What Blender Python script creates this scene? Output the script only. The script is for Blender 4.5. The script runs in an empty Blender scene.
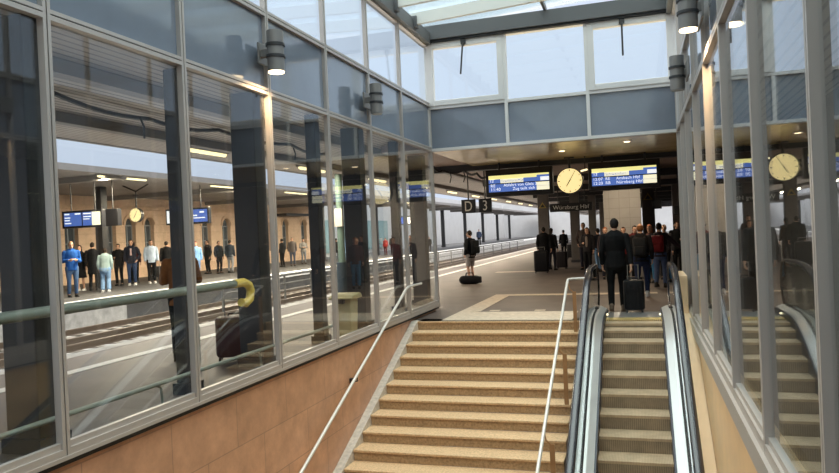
import bpy, math, random
from mathutils import Vector, Matrix
random.seed(7)
PI = math.pi
sc = bpy.context.scene
COL = sc.collection

TEXTS = []
# ------------------------------------------------------------------ materials
def _nt(name):
    m = bpy.data.materials.new(name); m.use_nodes = True
    nt = m.node_tree; nt.nodes.clear()
    o = nt.nodes.new('ShaderNodeOutputMaterial')
    return m, nt, o

def mat(name, col, rough=.6, metal=0., emit=None, es=1., noise=None, bump=0., spec=.5, coat=0., stripes=None):
    """noise=(scale, amount) mottles the colour; stripes=(axis, period, dark factor)"""
    m, nt, o = _nt(name)
    b = nt.nodes.new('ShaderNodeBsdfPrincipled')
    nt.links.new(b.outputs[0], o.inputs[0])
    c = (*col, 1)
    b.inputs['Base Color'].default_value = c
    b.inputs['Roughness'].default_value = rough
    b.inputs['Metallic'].default_value = metal
    b.inputs['Specular IOR Level'].default_value = spec
    b.inputs['Coat Weight'].default_value = coat
    b.inputs['Coat Roughness'].default_value = .04
    if emit:
        b.inputs['Emission Color'].default_value = (*emit, 1)
        b.inputs['Emission Strength'].default_value = es
    src = None
    if noise or stripes:
        tc = nt.nodes.new('ShaderNodeTexCoord')
    if noise:
        n = nt.nodes.new('ShaderNodeTexNoise'); n.inputs['Scale'].default_value = noise[0]
        n.inputs['Detail'].default_value = 8; n.inputs['Roughness'].default_value = .65
        nt.links.new(tc.outputs['Object'], n.inputs['Vector'])
        r = nt.nodes.new('ShaderNodeMapRange')
        r.inputs[1].default_value = .3; r.inputs[2].default_value = .7
        r.inputs[3].default_value = 1 - noise[1]; r.inputs[4].default_value = 1 + noise[1]
        nt.links.new(n.outputs[0], r.inputs[0])
        mx = nt.nodes.new('ShaderNodeVectorMath'); mx.operation = 'SCALE'
        mx.inputs[0].default_value = col
        nt.links.new(r.outputs[0], mx.inputs['Scale'])
        src = mx.outputs[0]
        if bump:
            bp = nt.nodes.new('ShaderNodeBump'); bp.inputs['Strength'].default_value = bump
            bp.inputs['Distance'].default_value = .02
            nt.links.new(n.outputs[0], bp.inputs['Height']); nt.links.new(bp.outputs[0], b.inputs['Normal'])
    if stripes:
        ax, per, dk = stripes
        sx = nt.nodes.new('ShaderNodeSeparateXYZ'); nt.links.new(tc.outputs['Object'], sx.inputs[0])
        dv = nt.nodes.new('ShaderNodeMath'); dv.operation = 'DIVIDE'; dv.inputs[1].default_value = per
        nt.links.new(sx.outputs['XYZ'.index(ax)], dv.inputs[0])
        fr = nt.nodes.new('ShaderNodeMath'); fr.operation = 'FRACT'; nt.links.new(dv.outputs[0], fr.inputs[0])
        gt = nt.nodes.new('ShaderNodeMath'); gt.operation = 'GREATER_THAN'; gt.inputs[1].default_value = .72
        nt.links.new(fr.outputs[0], gt.inputs[0])
        rr = nt.nodes.new('ShaderNodeMapRange'); rr.inputs[3].default_value = 1; rr.inputs[4].default_value = dk
        nt.links.new(gt.outputs[0], rr.inputs[0])
        m2 = nt.nodes.new('ShaderNodeVectorMath'); m2.operation = 'SCALE'
        if src: nt.links.new(src, m2.inputs[0])
        else: m2.inputs[0].default_value = col
        nt.links.new(rr.outputs[0], m2.inputs['Scale'])
        src = m2.outputs[0]
    if src: nt.links.new(src, b.inputs['Base Color'])
    return m

def brick_mat(name, c1, c2, mortar, w, h, ms=.006, rough=.5, axis='YZ', nz=.15, off=.5):
    m, nt, o = _nt(name)
    b = nt.nodes.new('ShaderNodeBsdfPrincipled'); nt.links.new(b.outputs[0], o.inputs[0])
    b.inputs['Roughness'].default_value = rough
    tc = nt.nodes.new('ShaderNodeTexCoord')
    sx = nt.nodes.new('ShaderNodeSeparateXYZ'); nt.links.new(tc.outputs['Object'], sx.inputs[0])
    cx = nt.nodes.new('ShaderNodeCombineXYZ')
    nt.links.new(sx.outputs['XYZ'.index(axis[0])], cx.inputs[0]); nt.links.new(sx.outputs['XYZ'.index(axis[1])], cx.inputs[1])
    br = nt.nodes.new('ShaderNodeTexBrick'); br.offset = off
    br.inputs['Scale'].default_value = 1
    br.inputs['Color1'].default_value = (*c1, 1); br.inputs['Color2'].default_value = (*c2, 1); br.inputs['Mortar'].default_value = (*mortar, 1)
    br.inputs['Brick Width'].default_value = w; br.inputs['Row Height'].default_value = h; br.inputs['Mortar Size'].default_value = ms
    br.inputs['Mortar Smooth'].default_value = .1
    nt.links.new(cx.outputs[0], br.inputs['Vector'])
    n = nt.nodes.new('ShaderNodeTexNoise'); n.inputs['Scale'].default_value = 3.5; n.inputs['Detail'].default_value = 9
    n.inputs['Roughness'].default_value = .7
    nt.links.new(tc.outputs['Object'], n.inputs['Vector'])
    r = nt.nodes.new('ShaderNodeMapRange'); r.inputs[1].default_value = .3; r.inputs[2].default_value = .7
    r.inputs[3].default_value = 1 - nz; r.inputs[4].default_value = 1 + nz; nt.links.new(n.outputs[0], r.inputs[0])
    mx = nt.nodes.new('ShaderNodeVectorMath'); mx.operation = 'SCALE'
    nt.links.new(br.outputs[0], mx.inputs[0]); nt.links.new(r.outputs[0], mx.inputs['Scale'])
    nt.links.new(mx.outputs[0], b.inputs['Base Color'])
    return m

def glass(name, tint=(.93, .97, .96), ior=1.52, rough=.0, milk=0.):
    m, nt, o = _nt(name)
    g = nt.nodes.new('ShaderNodeNewGeometry')
    mr = nt.nodes.new('ShaderNodeMapRange'); mr.inputs[3].default_value = ior; mr.inputs[4].default_value = 1 / ior
    nt.links.new(g.outputs['Backfacing'], mr.inputs[0])
    fr = nt.nodes.new('ShaderNodeFresnel'); nt.links.new(mr.outputs[0], fr.inputs[0])
    t = nt.nodes.new('ShaderNodeBsdfTransparent'); t.inputs[0].default_value = (*tint, 1)
    gl = nt.nodes.new('ShaderNodeBsdfGlossy'); gl.inputs['Roughness'].default_value = rough
    gl.inputs[0].default_value = (.96, .98, 1, 1)
    mx = nt.nodes.new('ShaderNodeMixShader')
    nt.links.new(fr.outputs[0], mx.inputs[0])
    base = t
    if milk:
        tl = nt.nodes.new('ShaderNodeBsdfTranslucent'); tl.inputs[0].default_value = (.86, .88, .88, 1)
        m2 = nt.nodes.new('ShaderNodeMixShader'); m2.inputs[0].default_value = milk
        nt.links.new(t.outputs[0], m2.inputs[1]); nt.links.new(tl.outputs[0], m2.inputs[2]); base = m2
    nt.links.new(base.outputs[0], mx.inputs[1]); nt.links.new(gl.outputs[0], mx.inputs[2])
    nt.links.new(mx.outputs[0], o.inputs[0])
    return m

M = {}
M['alu'] = mat('aluminium', (.46, .42, .39), .38, .4)
M['alu_white'] = mat('pale_aluminium', (.62, .61, .60), .45, .2)
M['gasket'] = mat('gasket', (.012, .012, .014), .6)
M['pane'] = glass('window_glass', (.94, .96, .955))
M['clear'] = glass('clear_glass', (.95, .98, .98))
M['roofglass'] = glass('roof_glass', (.87, .945, .94), milk=.045)
M['balglass'] = glass('balustrade_glass', (.80, .84, .82))
M['spandrel'] = mat('spandrel_glass', (.17, .20, .25), .10, 0, noise=(.6, .12), spec=.8, coat=.6)
M['tile'] = brick_mat('tan_stone_tiles', (.51, .275, .16), (.465, .25, .145), (.32, .18, .11), 1.06, .53, .006, .38, 'YZ', .22)
M['cream'] = mat('cream_panel', (.80, .52, .26), .35, noise=(2.2, .10))
M['peach'] = mat('peach_cladding', (.80, .60, .40), .32, noise=(2.0, .06))
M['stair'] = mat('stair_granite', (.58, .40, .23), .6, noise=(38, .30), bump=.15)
M['stair_riser'] = mat('stair_granite_shaded', (.36, .24, .13), .65, noise=(30, .38), bump=.15)  # darker copy of the stair granite, shade from overhead light in its colour
M['stringer'] = mat('stair_stringer_stone', (.52, .46, .39), .6, noise=(14, .25))
M['asphalt'] = mat('asphalt', (.092, .072, .063), .55, noise=(1.3, .28), bump=.05)
M['asphalt2'] = mat('asphalt_grey', (.06, .058, .058), .6, noise=(1.3, .3), bump=.05)
M['paint'] = mat('floor_paint', (.50, .42, .33), .6, noise=(9, .25))
M['white_paint'] = mat('white_edge_paint', (.62, .61, .58), .6, noise=(7, .2))
M['concrete'] = mat('concrete', (.34, .33, .315), .8, noise=(3, .3))
M['concrete_pale'] = mat('pale_concrete', (.74, .73, .71), .8, noise=(2, .2))
M['dark'] = mat('dark_metal', (.022, .022, .024), .45)
M['column'] = mat('column_paint', (.026, .026, .028), .35, noise=(3, .15))
M['black'] = mat('black_plastic', (.010, .010, .012), .4)
M['rubber'] = mat('black_rubber', (.014, .015, .02), .22, spec=.7)
M['steel'] = mat('brushed_steel', (.58, .60, .62), .30, .85)
M['skirt'] = mat('dark_skirt', (.035, .04, .055), .4, .3)
M['deckmetal'] = mat('deck_aluminium', (.52, .53, .53), .36, .55)
M['handrail'] = mat('white_steel_tube', (.62, .60, .56), .32, .25)
M['brownpost'] = mat('brown_post', (.33, .18, .08), .5)
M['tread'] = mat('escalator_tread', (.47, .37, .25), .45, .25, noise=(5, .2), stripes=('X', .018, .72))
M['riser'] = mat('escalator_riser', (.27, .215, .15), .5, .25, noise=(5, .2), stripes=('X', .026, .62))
M['comb'] = mat('comb_plate', (.66, .50, .20), .35, .5)
M['roofbeam'] = mat('roof_beam_paint', (.60, .60, .57), .5)
M['gutter'] = mat('gutter_grey', (.085, .088, .092), .5)
M['ceil'] = mat('canopy_boards', (.42, .37, .33), .5, stripes=('X', .125, .35), noise=(.8, .15))
M['ceil2'] = mat('hall_ceiling_boards', (.44, .33, .275), .5, stripes=('Y', .25, .45), noise=(.8, .2))
M['ceilpanel'] = mat('hall_ceiling_metal', (.70, .54, .29), .25, .3, noise=(.9, .25))
M['canopy_far'] = mat('far_canopy_soffit', (.24, .225, .22), .6, stripes=('X', .3, .7), noise=(.6, .2))
M['fascia'] = mat('canopy_fascia', (.24, .225, .215), .6)
M['ballast'] = mat('ballast', (.30, .29, .275), .9, noise=(16, .75), bump=.8)
M['rail'] = mat('rail_steel', (.15, .115, .09), .4, .6)
M['fence'] = mat('fence_grey', (.10, .098, .092), .6)
M['sleeper'] = mat('sleeper_concrete', (.20, .17, .145), .9, noise=(8, .3))
M['sand'] = brick_mat('sandstone', (.80, .57, .40), (.75, .53, .37), (.62, .43, .30), 1.1, .45, .012, .8, 'YZ', .12)
M['sandtrim'] = mat('sandstone_trim', (.72, .50, .34), .8, noise=(3, .15))
M['bwin'] = mat('building_window_glass', (.07, .09, .11), .08, spec=.8)
M['bframe'] = mat('building_window_frame', (.30, .33, .36), .5)
M['annex'] = mat('annex_plaster', (.50, .50, .50), .7, noise=(.8, .06))
M['teal'] = mat('annex_glazing', (.22, .36, .37), .12, spec=.8)
M['blue'] = mat('screen_blue', (.02, .04, .2), .4, emit=(.075, .145, .42), es=1.05)
M['yellow'] = mat('screen_yellow', (.3, .3, .1), .4, emit=(.88, .80, .30), es=1.0)
M['white_e'] = mat('screen_white', (.5, .5, .5), .4, emit=(.85, .88, .92), es=1.0)
M['cream_e'] = mat('screen_cream', (.5, .5, .4), .4, emit=(.90, .85, .60), es=1.0)
M['clockface'] = mat('clock_face', (.6, .5, .3), .4, emit=(1.0, .80, .36), es=.95)
M['clockface_far'] = mat('far_clock_face', (.6, .5, .3), .4, emit=(.88, .70, .34), es=.75)
M['tube'] = mat('lamp_tube', (.8, .8, .7), .4, emit=(1.0, .84, .46), es=1.6)
M['lens'] = mat('lamp_lens', (.8, .8, .7), .4, emit=(1.0, .76, .45), es=5)
M['lens_off'] = mat('unlit_lens', (.25, .25, .25), .3)
M['lampbody'] = mat('lamp_housing', (.22, .21, .20), .45, .5)
M['signwhite'] = mat('sign_white', (.75, .72, .66), .5)
M['yellowpaint'] = mat('yellow_paint', (.80, .60, .13), .45)
M['reflection_yellow'] = mat('reflection_yellow', (.36, .25, .05), .5)
M['pipe'] = mat('grey_green_pipe', (.24, .27, .24), .4)
M['grit'] = mat('grit_bin_plastic', (.48, .41, .22), .55, noise=(4, .12))
M['green'] = mat('green_mast_paint', (.16, .24, .21), .5)
M['whitetile'] = brick_mat('shaft_tiles', (.36, .33, .305), (.345, .315, .29), (.28, .255, .235), .30, .30, .008, .5, 'XZ', .06, 0.)
M['darkwall'] = mat('dark_blocker', (.02, .021, .023), .6, noise=(1, .2))
M['ground'] = mat('ground_grey', (.16, .155, .15), .9, noise=(.2, .3))
M['far_white'] = mat('pale_train_paint', (.70, .71, .72), .4)
_cc = {}
def cmat(col, rough=.8, nz=.18):
    k = (tuple(round(c, 3) for c in col), rough)
    if k not in _cc:
        _cc[k] = mat('cloth_%d' % len(_cc), col, rough, noise=(14, nz), spec=.15)
    return _cc[k]

# ------------------------------------------------------------------ mesh builder
class MB:
    def __init__(s): s.v = []; s.f = []; s.m = []
    def add(s, vs, fs, mi=0):
        o = len(s.v); s.v += [tuple(v) for v in vs]
        for f in fs: s.f.append([i + o for i in f]); s.m.append(mi)
        return s
    def box(s, x0, x1, y0, y1, z0, z1, mi=0):
        if x0 > x1: x0, x1 = x1, x0
        if y0 > y1: y0, y1 = y1, y0
        if z0 > z1: z0, z1 = z1, z0
        v = [(x0,y0,z0),(x1,y0,z0),(x1,y1,z0),(x0,y1,z0),(x0,y0,z1),(x1,y0,z1),(x1,y1,z1),(x0,y1,z1)]
        return s.add(v, [(3,2,1,0),(4,5,6,7),(0,1,5,4),(1,2,6,5),(2,3,7,6),(3,0,4,7)], mi)
    def rbox(s, x0, x1, y0, y1, z0, z1, r=.03, mi=0, n=3):
        """box with rounded vertical edges and softened top/bottom rims"""
        def ring(inset, z):
            rr = max(r - inset, .002); out = []
            for cx, cy, a0 in ((x1-r,y1-r,0),(x0+r,y1-r,90),(x0+r,y0+r,180),(x1-r,y0+r,270)):
                for k in range(n + 1):
                    a = math.radians(a0 + 90 * k / n); out.append((cx + rr*math.cos(a), cy + rr*math.sin(a), z))
            return out
        q = r * .6
        rs = [ring(q, z0), ring(q*.3, z0 + q*.3), ring(0, z0 + q), ring(0, z1 - q), ring(q*.3, z1 - q*.3), ring(q, z1)]
        k = len(rs[0]); vs = sum(rs, []); fs = []
        for i in range(len(rs) - 1):
            for j in range(k): fs.append((i*k+j, i*k+(j+1)%k, (i+1)*k+(j+1)%k, (i+1)*k+j))
        fs.append(tuple(reversed(range(k)))); fs.append(tuple(range((len(rs)-1)*k, len(rs)*k)))
        return s.add(vs, fs, mi)
    def frame(s, p0, p1):
        d = Vector(p1) - Vector(p0); d.normalize()
        a = Vector((0,0,1)) if abs(d.z) < .95 else Vector((1,0,0))
        u = d.cross(a).normalized(); return d, u, u.cross(d).normalized()
    def tube(s, pts, r, mi=0, seg=10, ry=None, closed=False):
        """tube along a polyline; r a number or list; ry flattens it along the second axis"""
        pts = [Vector(p) for p in pts]; n = len(pts)
        rs = r if isinstance(r, (list, tuple)) else [r] * n
        vs = []; up = None
        for i, p in enumerate(pts):
            a = pts[i-1] if i > 0 else (pts[-1] if closed else pts[0]); b = pts[i+1] if i < n-1 else (pts[0] if closed else pts[-1])
            d = (b - a).normalized()
            if up is None:
                t = Vector((0,0,1)) if abs(d.z) < .9 else Vector((0,1,0))
                u = d.cross(t).normalized()
            else:
                u = (up - d * up.dot(d)).normalized()
            up = u; w = u.cross(d)
            for k in range(seg):
                an = 2*PI*k/seg
                vs.append(p + u*math.cos(an)*rs[i] + w*math.sin(an)*(rs[i] if ry is None else ry))
        fs = []
        for i in range(n - 1 + (1 if closed else 0)):
            i2 = (i + 1) % n
            for k in range(seg):
                fs.append((i*seg+k, i*seg+(k+1)%seg, i2*seg+(k+1)%seg, i2*seg+k))
        if not closed:
            fs.append(tuple(reversed(range(seg)))); fs.append(tuple(range((n-1)*seg, n*seg)))
        return s.add(vs, fs, mi)
    def bone(s, p0, p1, r0, r1, fl=1., side=(1,0,0), mi=0, seg=12, e0=True, e1=True):
        """tapered limb with rounded ends; cross-section r along side, r*fl across it"""
        p0 = Vector(p0); p1 = Vector(p1); d = (p1 - p0); L = d.length or 1e-4; d = d / L
        sd = Vector(side); sd = (sd - d * sd.dot(d))
        if sd.length < 1e-3: sd = d.orthogonal()
        sd.normalize(); w = d.cross(sd)
        prof = []
        if e0: prof += [(-r0*math.cos(a), r0*math.sin(a)) for a in (.25, .7, 1.15)]
        prof += [(0, r0), (L*.5, (r0+r1)/2), (L, r1)]
        if e1: prof += [(L + r1*math.cos(a), r1*math.sin(a)) for a in (1.15, .7, .25)]
        vs = []
        for t, r in prof:
            for k in range(seg):
                an = 2*PI*k/seg
                vs.append(p0 + d*t + sd*math.cos(an)*r + w*math.sin(an)*r*fl)
        n = len(prof); fs = []
        for i in range(n-1):
            for k in range(seg): fs.append((i*seg+k, i*seg+(k+1)%seg, (i+1)*seg+(k+1)%seg, (i+1)*seg+k))
        fs.append(tuple(reversed(range(seg)))); fs.append(tuple(range((n-1)*seg, n*seg)))
        return s.add(vs, fs, mi)
    def ell(s, c, r, mi=0, seg=14, rings=9, keep=None, rot=None):
        vs = []; fs = []; c = Vector(c)
        def P(i, k):
            th = PI*i/rings; a = 2*PI*k/seg
            q = Vector((r[0]*math.sin(th)*math.cos(a), r[1]*math.sin(th)*math.sin(a), r[2]*math.cos(th)))
            return q
        for i in range(rings+1):
            for k in range(seg):
                q = P(max(.02, min(rings-.02, i)), k)
                if rot: q = rot @ q
                vs.append(c + q)
        for i in range(rings):
            for k in range(seg):
                if keep and not keep(P(i+.5, k+.5)): continue
                fs.append((i*seg+k, (i+1)*seg+k, (i+1)*seg+(k+1)%seg, i*seg+(k+1)%seg))
        if not keep:
            fs.append(tuple(range(seg))); fs.append(tuple(reversed(range(rings*seg, rings*seg+seg))))
        return s.add(vs, fs, mi)
    def sweep(s, path, sec, mi=0):
        """path: (y,z) points; sec: closed (x, dz) outline carried along it"""
        n = len(path); k = len(sec)
        vs = [(x, y, z + dz) for (y, z) in path for (x, dz) in sec]
        fs = []
        for i in range(n-1):
            for j in range(k): fs.append((i*k+j, i*k+(j+1)%k, (i+1)*k+(j+1)%k, (i+1)*k+j))
        fs.append(tuple(reversed(range(k)))); fs.append(tuple(range((n-1)*k, n*k)))
        return s.add(vs, fs, mi)
    def prism(s, pts, ax, a0, a1, mi=0):
        """2-D outline extruded along axis ax (x: pts are y,z; y: pts are x,z; z: pts are x,y)"""
        k = len(pts)
        def p3(p, a):
            return (a, p[0], p[1]) if ax == 'x' else (p[0], a, p[1]) if ax == 'y' else (p[0], p[1], a)
        vs = [p3(p, a0) for p in pts] + [p3(p, a1) for p in pts]
        fs = [(i, (i+1)%k, k+(i+1)%k, k+i) for i in range(k)] + [tuple(reversed(range(k))), tuple(range(k, 2*k))]
        return s.add(vs, fs, mi)
    def disc(s, c, r, ax, h, mi=0, seg=28):
        c = Vector(c); e = {'x': Vector((1,0,0)), 'y': Vector((0,1,0)), 'z': Vector((0,0,1))}[ax]
        return s.tube([c - e*h/2, c + e*h/2], r, mi, seg)
    def build(s, name, mats, parent=None, smooth=False, local=False, bevel=0):
        me = bpy.data.meshes.new(name)
        vs = s.v
        if parent is not None and not local:
            w = wloc(parent); vs = [(x-w[0], y-w[1], z-w[2]) for x, y, z in vs]
        me.from_pydata(vs, [], s.f)
        mats = mats if isinstance(mats, (list, tuple)) else [mats]
        for q in mats: me.materials.append(q)
        if len(mats) > 1: me.polygons.foreach_set('material_index', s.m)
        import bmesh as _b
        bm = _b.new(); bm.from_mesh(me); _b.ops.recalc_face_normals(bm, faces=bm.faces); bm.to_mesh(me); bm.free()
        if smooth is True:
            me.polygons.foreach_set('use_smooth', [True]*len(me.polygons))
        elif smooth:
            me.polygons.foreach_set('use_smooth', [True]*len(me.polygons)); me.set_sharp_from_angle(angle=math.radians(smooth))
        me.update()
        o = bpy.data.objects.new(name, me); COL.objects.link(o)
        if parent is not None: o.parent = parent
        if bevel:
            md = o.modifiers.new('bevel', 'BEVEL'); md.width = bevel; md.segments = 2; md.limit_method = 'ANGLE'
        return o

def wloc(o):
    x = y = z = 0
    while o is not None:
        x += o.location[0]; y += o.location[1]; z += o.location[2]; o = o.parent
    return (x, y, z)

def thing(name, label, cat, loc=(0,0,0), rz=0, group=None):
    o = bpy.data.objects.new(name, None); COL.objects.link(o); o.empty_display_size = .1
    o.location = loc; o.rotation_euler = (0,0,rz)
    return tag(o, label, cat, group)
def tag(o, label, cat, group=None):
    o['label'] = label; o['category'] = cat
    if group: o['group'] = group
    return o
def struct(name, mb, mats, parent=None, label=None, **k):
    o = mb.build(name, mats, parent, **k); o['kind'] = 'structure'
    if label: o['label'] = label
    return o
def text(name, s, size, loc, m, parent, align='LEFT', rot=(PI/2,0,0), sx=1.):
    cu = bpy.data.curves.new(name, 'FONT'); cu.body = s; cu.size = size; cu.extrude = .002; cu.align_x = align
    cu.space_character = 1.05
    o = bpy.data.objects.new(name, cu); COL.objects.link(o); cu.materials.append(m)
    w = wloc(parent); o.parent = parent; o.location = (loc[0]-w[0], loc[1]-w[1], loc[2]-w[2]); o.rotation_euler = rot; o.scale = (sx,1,1)
    TEXTS.append(o)
    return o
def dup(root, loc, label, group=None, rz=None):
    r = root.copy(); COL.objects.link(r); r.location = loc
    if rz is not None: r.rotation_euler = (0,0,rz)
    r['label'] = label
    if group: r['group'] = group
    for ch in list(root.children):
        c = ch.copy(); COL.objects.link(c); c.parent = r
        for g in list(ch.children):
            d = g.copy(); COL.objects.link(d); d.parent = c
    return r

# ------------------------------------------------------------------ key dimensions
XL, XR, YB = -4.086, .7457, 13.9
ZS, ZT, ZU, ZH = .169, 3.334, 4.245, 5.50          # left sill, transom, upper transom, head
LY = [-2.35, -.75, .85, 2.45, 4.05, 5.65, 7.25, 8.85, 10.45, 12.05, 13.9]
RY = [-1.45, .15, 1.75, 3.35, 4.95, 6.55, 8.15, 9.75, 11.35, 12.65, 13.9]
ST, SR, SY = .352, .153, 12.2                       # stair tread, rise, top edge
NS = 24
ZB = -3.75

# ------------------------------------------------------------------ floors
mb = MB()
mb.box(-8.4, -4.35, -12, 130, -.45, 0)
mb.box(-4.35, 3.3, SY+.02, 130, -.45, 0)
mb.box(1.0, 3.3, -12, SY+.02, -.45, 0)
mb.box(-4.35, 1.0, -12, .9, -.45, 0)
struct('floor', mb, M['asphalt'])
mb = MB(); mb.box(-4.6, 1.2, -4, 6.2, ZB-.3, ZB); struct('floor_lower', mb, M['concrete'])
mb = MB(); mb.box(-4.35, 1.0, .6, .9, ZB, -.02); struct('wall_front', mb, M['tile'])
mb = MB()
mb.box(-8.4, -8.35, -12, 130, -.95, .0, 0); mb.box(-8.42, -8.1, -12, 130, -.12, .004, 0)
struct('trim_1', mb, [M['concrete'], M['concrete_pale']])
mb = MB(); mb.box(-7.28, -7.08, -12, 130, .0, .006); struct('trim_2', mb, M['white_paint'], label='white safety line along the near platform edge')
mb = MB()
mb.prism([(-3.55,12.30),(-1.2,12.30),(-1.2,13.55),(-3.3,13.55),(-3.12,13.66),(-3.12,16.8),(.3,16.8),(.3,17.15),(-3.5,17.15)], 'z', .0, .006)
mb.box(-2.95, -2.75, 13.66, 13.85, 0, .006); mb.box(-2.05, -1.85, 13.66, 13.85, 0, .006)
struct('trim_3', mb, M['paint'], label='pale painted guide lines at the head of the stairs')
mb = MB(); mb.box(-5.3, -3.55, 25.9, 26.4, 0, .006); struct('trim_4', mb, M['paint'])

# far platform
mb = MB(); mb.box(-24.4, -15.8, -5, 130, -.95, 0); struct('floor_far', mb, M['asphalt2'])
mb = MB(); mb.box(-16.5, -15.74, -5, 130, -.16, .012); struct('trim_5', mb, M['concrete_pale'])
mb = MB(); mb.box(-15.78, -15.70, -5, 18.4, -.95, -.17); mb.box(-15.78, -15.72, 47, 130, -.95, -.17); struct('trim_6', mb, M['concrete'])

# ballast and tracks
mb = MB()
nx, ny = 24, 150
def bz(i, j): return -.79 + .03*math.sin(i*12.9+j*78.2)*math.cos(j*3.3+i)
vs = [(-15.9 + 7.6*i/nx, -10 + 140*(j/ny)**1.5, bz(i, j)) for j in range(ny+1) for i in range(nx+1)]
fs = [(j*(nx+1)+i, j*(nx+1)+i+1, (j+1)*(nx+1)+i+1, (j+1)*(nx+1)+i) for j in range(ny) for i in range(nx)]
mb.add(vs, fs)
o = mb.build('ballast', M['ballast']); tag(o, 'grey gravel ballast bed between the two platforms', 'gravel'); o['kind'] = 'stuff'
def track(xc, label):
    t = thing('railway_track', label, 'railway track', (xc, 0, -.8), group='railway tracks')
    for s in (-1, 1):
        x = xc + s*.74
        m = MB(); m.box(x-.06, x+.06, -10, 130, -.72, -.70); m.box(x-.012, x+.012, -10, 130, -.70, -.61); m.box(x-.035, x+.035, -10, 130, -.61, -.565)
        m.build('rail', M['rail'], t)
    m = MB()
    y = -10
    while y < 128:
        m.box(xc-1.1, xc+1.1, y, y+.24, -.83, -.762); y += .62
    q = m.build('sleeper', M['sleeper'], t); q['kind'] = 'stuff'
track(-11.7, 'rusty railway track nearest to the platform with the stairs')
track(-14.05, 'rusty railway track beside the far platform')

# ------------------------------------------------------------------ left wall: tiles, curtain wall bays
mb = MB(); mb.box(-4.4, -4.10, -4, 13.85, ZB, .075); struct('wall_left', mb, M['tile'])
wn = 0
def bay(side, x, y0, y1, last=False, out=-1):
    """one bay of curtain wall on plane x between mullions y0,y1; out = outward x direction"""
    global wn; wn += 1
    zs = ZS
    m = MB()
    xi, xo = x - out*(.048 if out < 0 else .046), x + out*(.012 if out < 0 else .014)
    ws = .035 if out < 0 else .032
    def mull(y):
        m.box(xi, xo, y-ws, y-.006, zs-.08, ZH); m.box(xi, xo, y+.006, y+ws, zs-.08, ZH); m.box(xi+out*.015, xo, y-.006, y+.006, zs-.08, ZH, 1)
    mull(y0)
    if last: mull(y1)
    a, b = y0+ws, y1-ws
    m.box(xi, xo, a, b, zs-.08, zs+.0); m.box(xi + out*.02, xo, a, b, zs, zs+.045)
    for z in (ZT, ZU):
        m.box(xi, xo, a, b, z-.042, z-.005); m.box(xi, xo, a, b, z+.005, z+.036); m.box(xi+out*.012, xo, a, b, z-.005, z+.005, 1)
    m.box(xi, xo, a, b, ZH-.06, ZH)
    w = struct('window_%d' % wn, m, [M['alu'], M['gasket']])
    xg = x + out*.004
    for nm, za, zb, mm in (('pane', zs+.04, ZT-.035, M['pane']), ('spandrel_panel', ZT+.03, ZU-.035, M['spandrel']), ('upper_pane', ZU+.03, ZH-.05, M['clear'])):
        g = MB(); g.box(xg-.006, xg+.006, y0+.02, y1-.02, za, zb); p = g.build(nm, mm, w); p['kind'] = 'structure'
    return w
for i in range(len(LY)-1): bay('l', XL, LY[i], LY[i+1], i == len(LY)-2, -1)
for i in range(len(RY)-1): bay('r', XR, RY[i], RY[i+1], i == len(RY)-2, 1)
# sill flashings
mb = MB(); mb.box(-4.13, -4.03, -3, 13.94, .088, .118, 0); mb.box(-4.12, -4.06, -3, 13.94, .045, .088, 1)
struct('trim_7', mb, [M['alu'], M['gasket']])
mb = MB(); mb.box(XR-.075, XR+.04, -3, 13.94, -.07, .089, 0); mb.box(XR-.04, XR+.05, -3, 13.94, -.092, -.07, 1); mb.box(XR-.05, XR+.05, -3, 13.94, -.115, -.092, 0)
struct('trim_8', mb, [M['alu'], M['gasket']])
# right wall below sill
mb = MB(); mb.box(XR-.02, 1.0, -3, 13.9, ZB, -.11); struct('wall_right', mb, M['cream'])
mb = MB(); mb.box(2.55, 2.75, -6, 14.5, 0, 3.3); struct('wall_right_blocker', mb, M['darkwall'])  # added unseen wall, keeps the view through the right glass dark
mb = MB(); mb.box(3.1, 3.3, 14.5, 55, 0, 3.3); struct('wall_far_blocker', mb, mat('far_blocker_dark', (.075, .065, .06), .6, noise=(1, .2)))  # added unseen wall, keeps bright surroundings out of the left glass reflections
# back wall
XB = [XL, -2.4546, -.871, XR]
z0, z1, z2 = 3.31, 4.175, 5.52
for k in range(3):
    wn += 1
    a, b = XB[k], XB[k+1]; m = MB(); ws = .032
    for x in ((a, b) if k == 2 else (a,)):
        m.box(x-ws, x+ws, YB-.05, YB+.09, z0-.03, z2+.02)
    m.box(a+ws, b-ws, YB-.05, YB+.09, z0-.03, z0+.03)
    m.box(a+ws, b-ws, YB-.04, YB+.09, z1-.03, z1+.03)
    m.box(a+ws, b-ws, YB-.05, YB+.09, z2-.03, z2+.02)
    w = struct('window_%d' % wn, m, [M['alu_white'], M['gasket']])
    g = MB(); g.box(a+.02, b-.02, YB+.0, YB+.02, z0+.02, z1-.02); q = g.build('spandrel_panel', M['spandrel'], w); q['kind'] = 'structure'
    i0, i1, j0, j1 = a+ws, b-ws, z1+.03, z2-.03
    if k != 1:
        s = MB(); t = .115
        for (p, q_, r, u) in ((i0,i0+t,j0,j1),(i1-t,i1,j0,j1),(i0+t,i1-t,j0,j0+t),(i0+t,i1-t,j1-t,j1)):
            s.box(p, q_, YB-.06, YB+.06, r, u)
        q = s.build('sash', M['alu_white'], w, bevel=.008); q['kind'] = 'structure'
        i0 += t-.02; i1 -= t-.02; j0 += t-.02; j1 -= t-.02
    g = MB(); g.box(i0, i1, YB+.01, YB+.022, j0, j1); q = g.build('pane', M['clear'], w); q['kind'] = 'structure'
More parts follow.
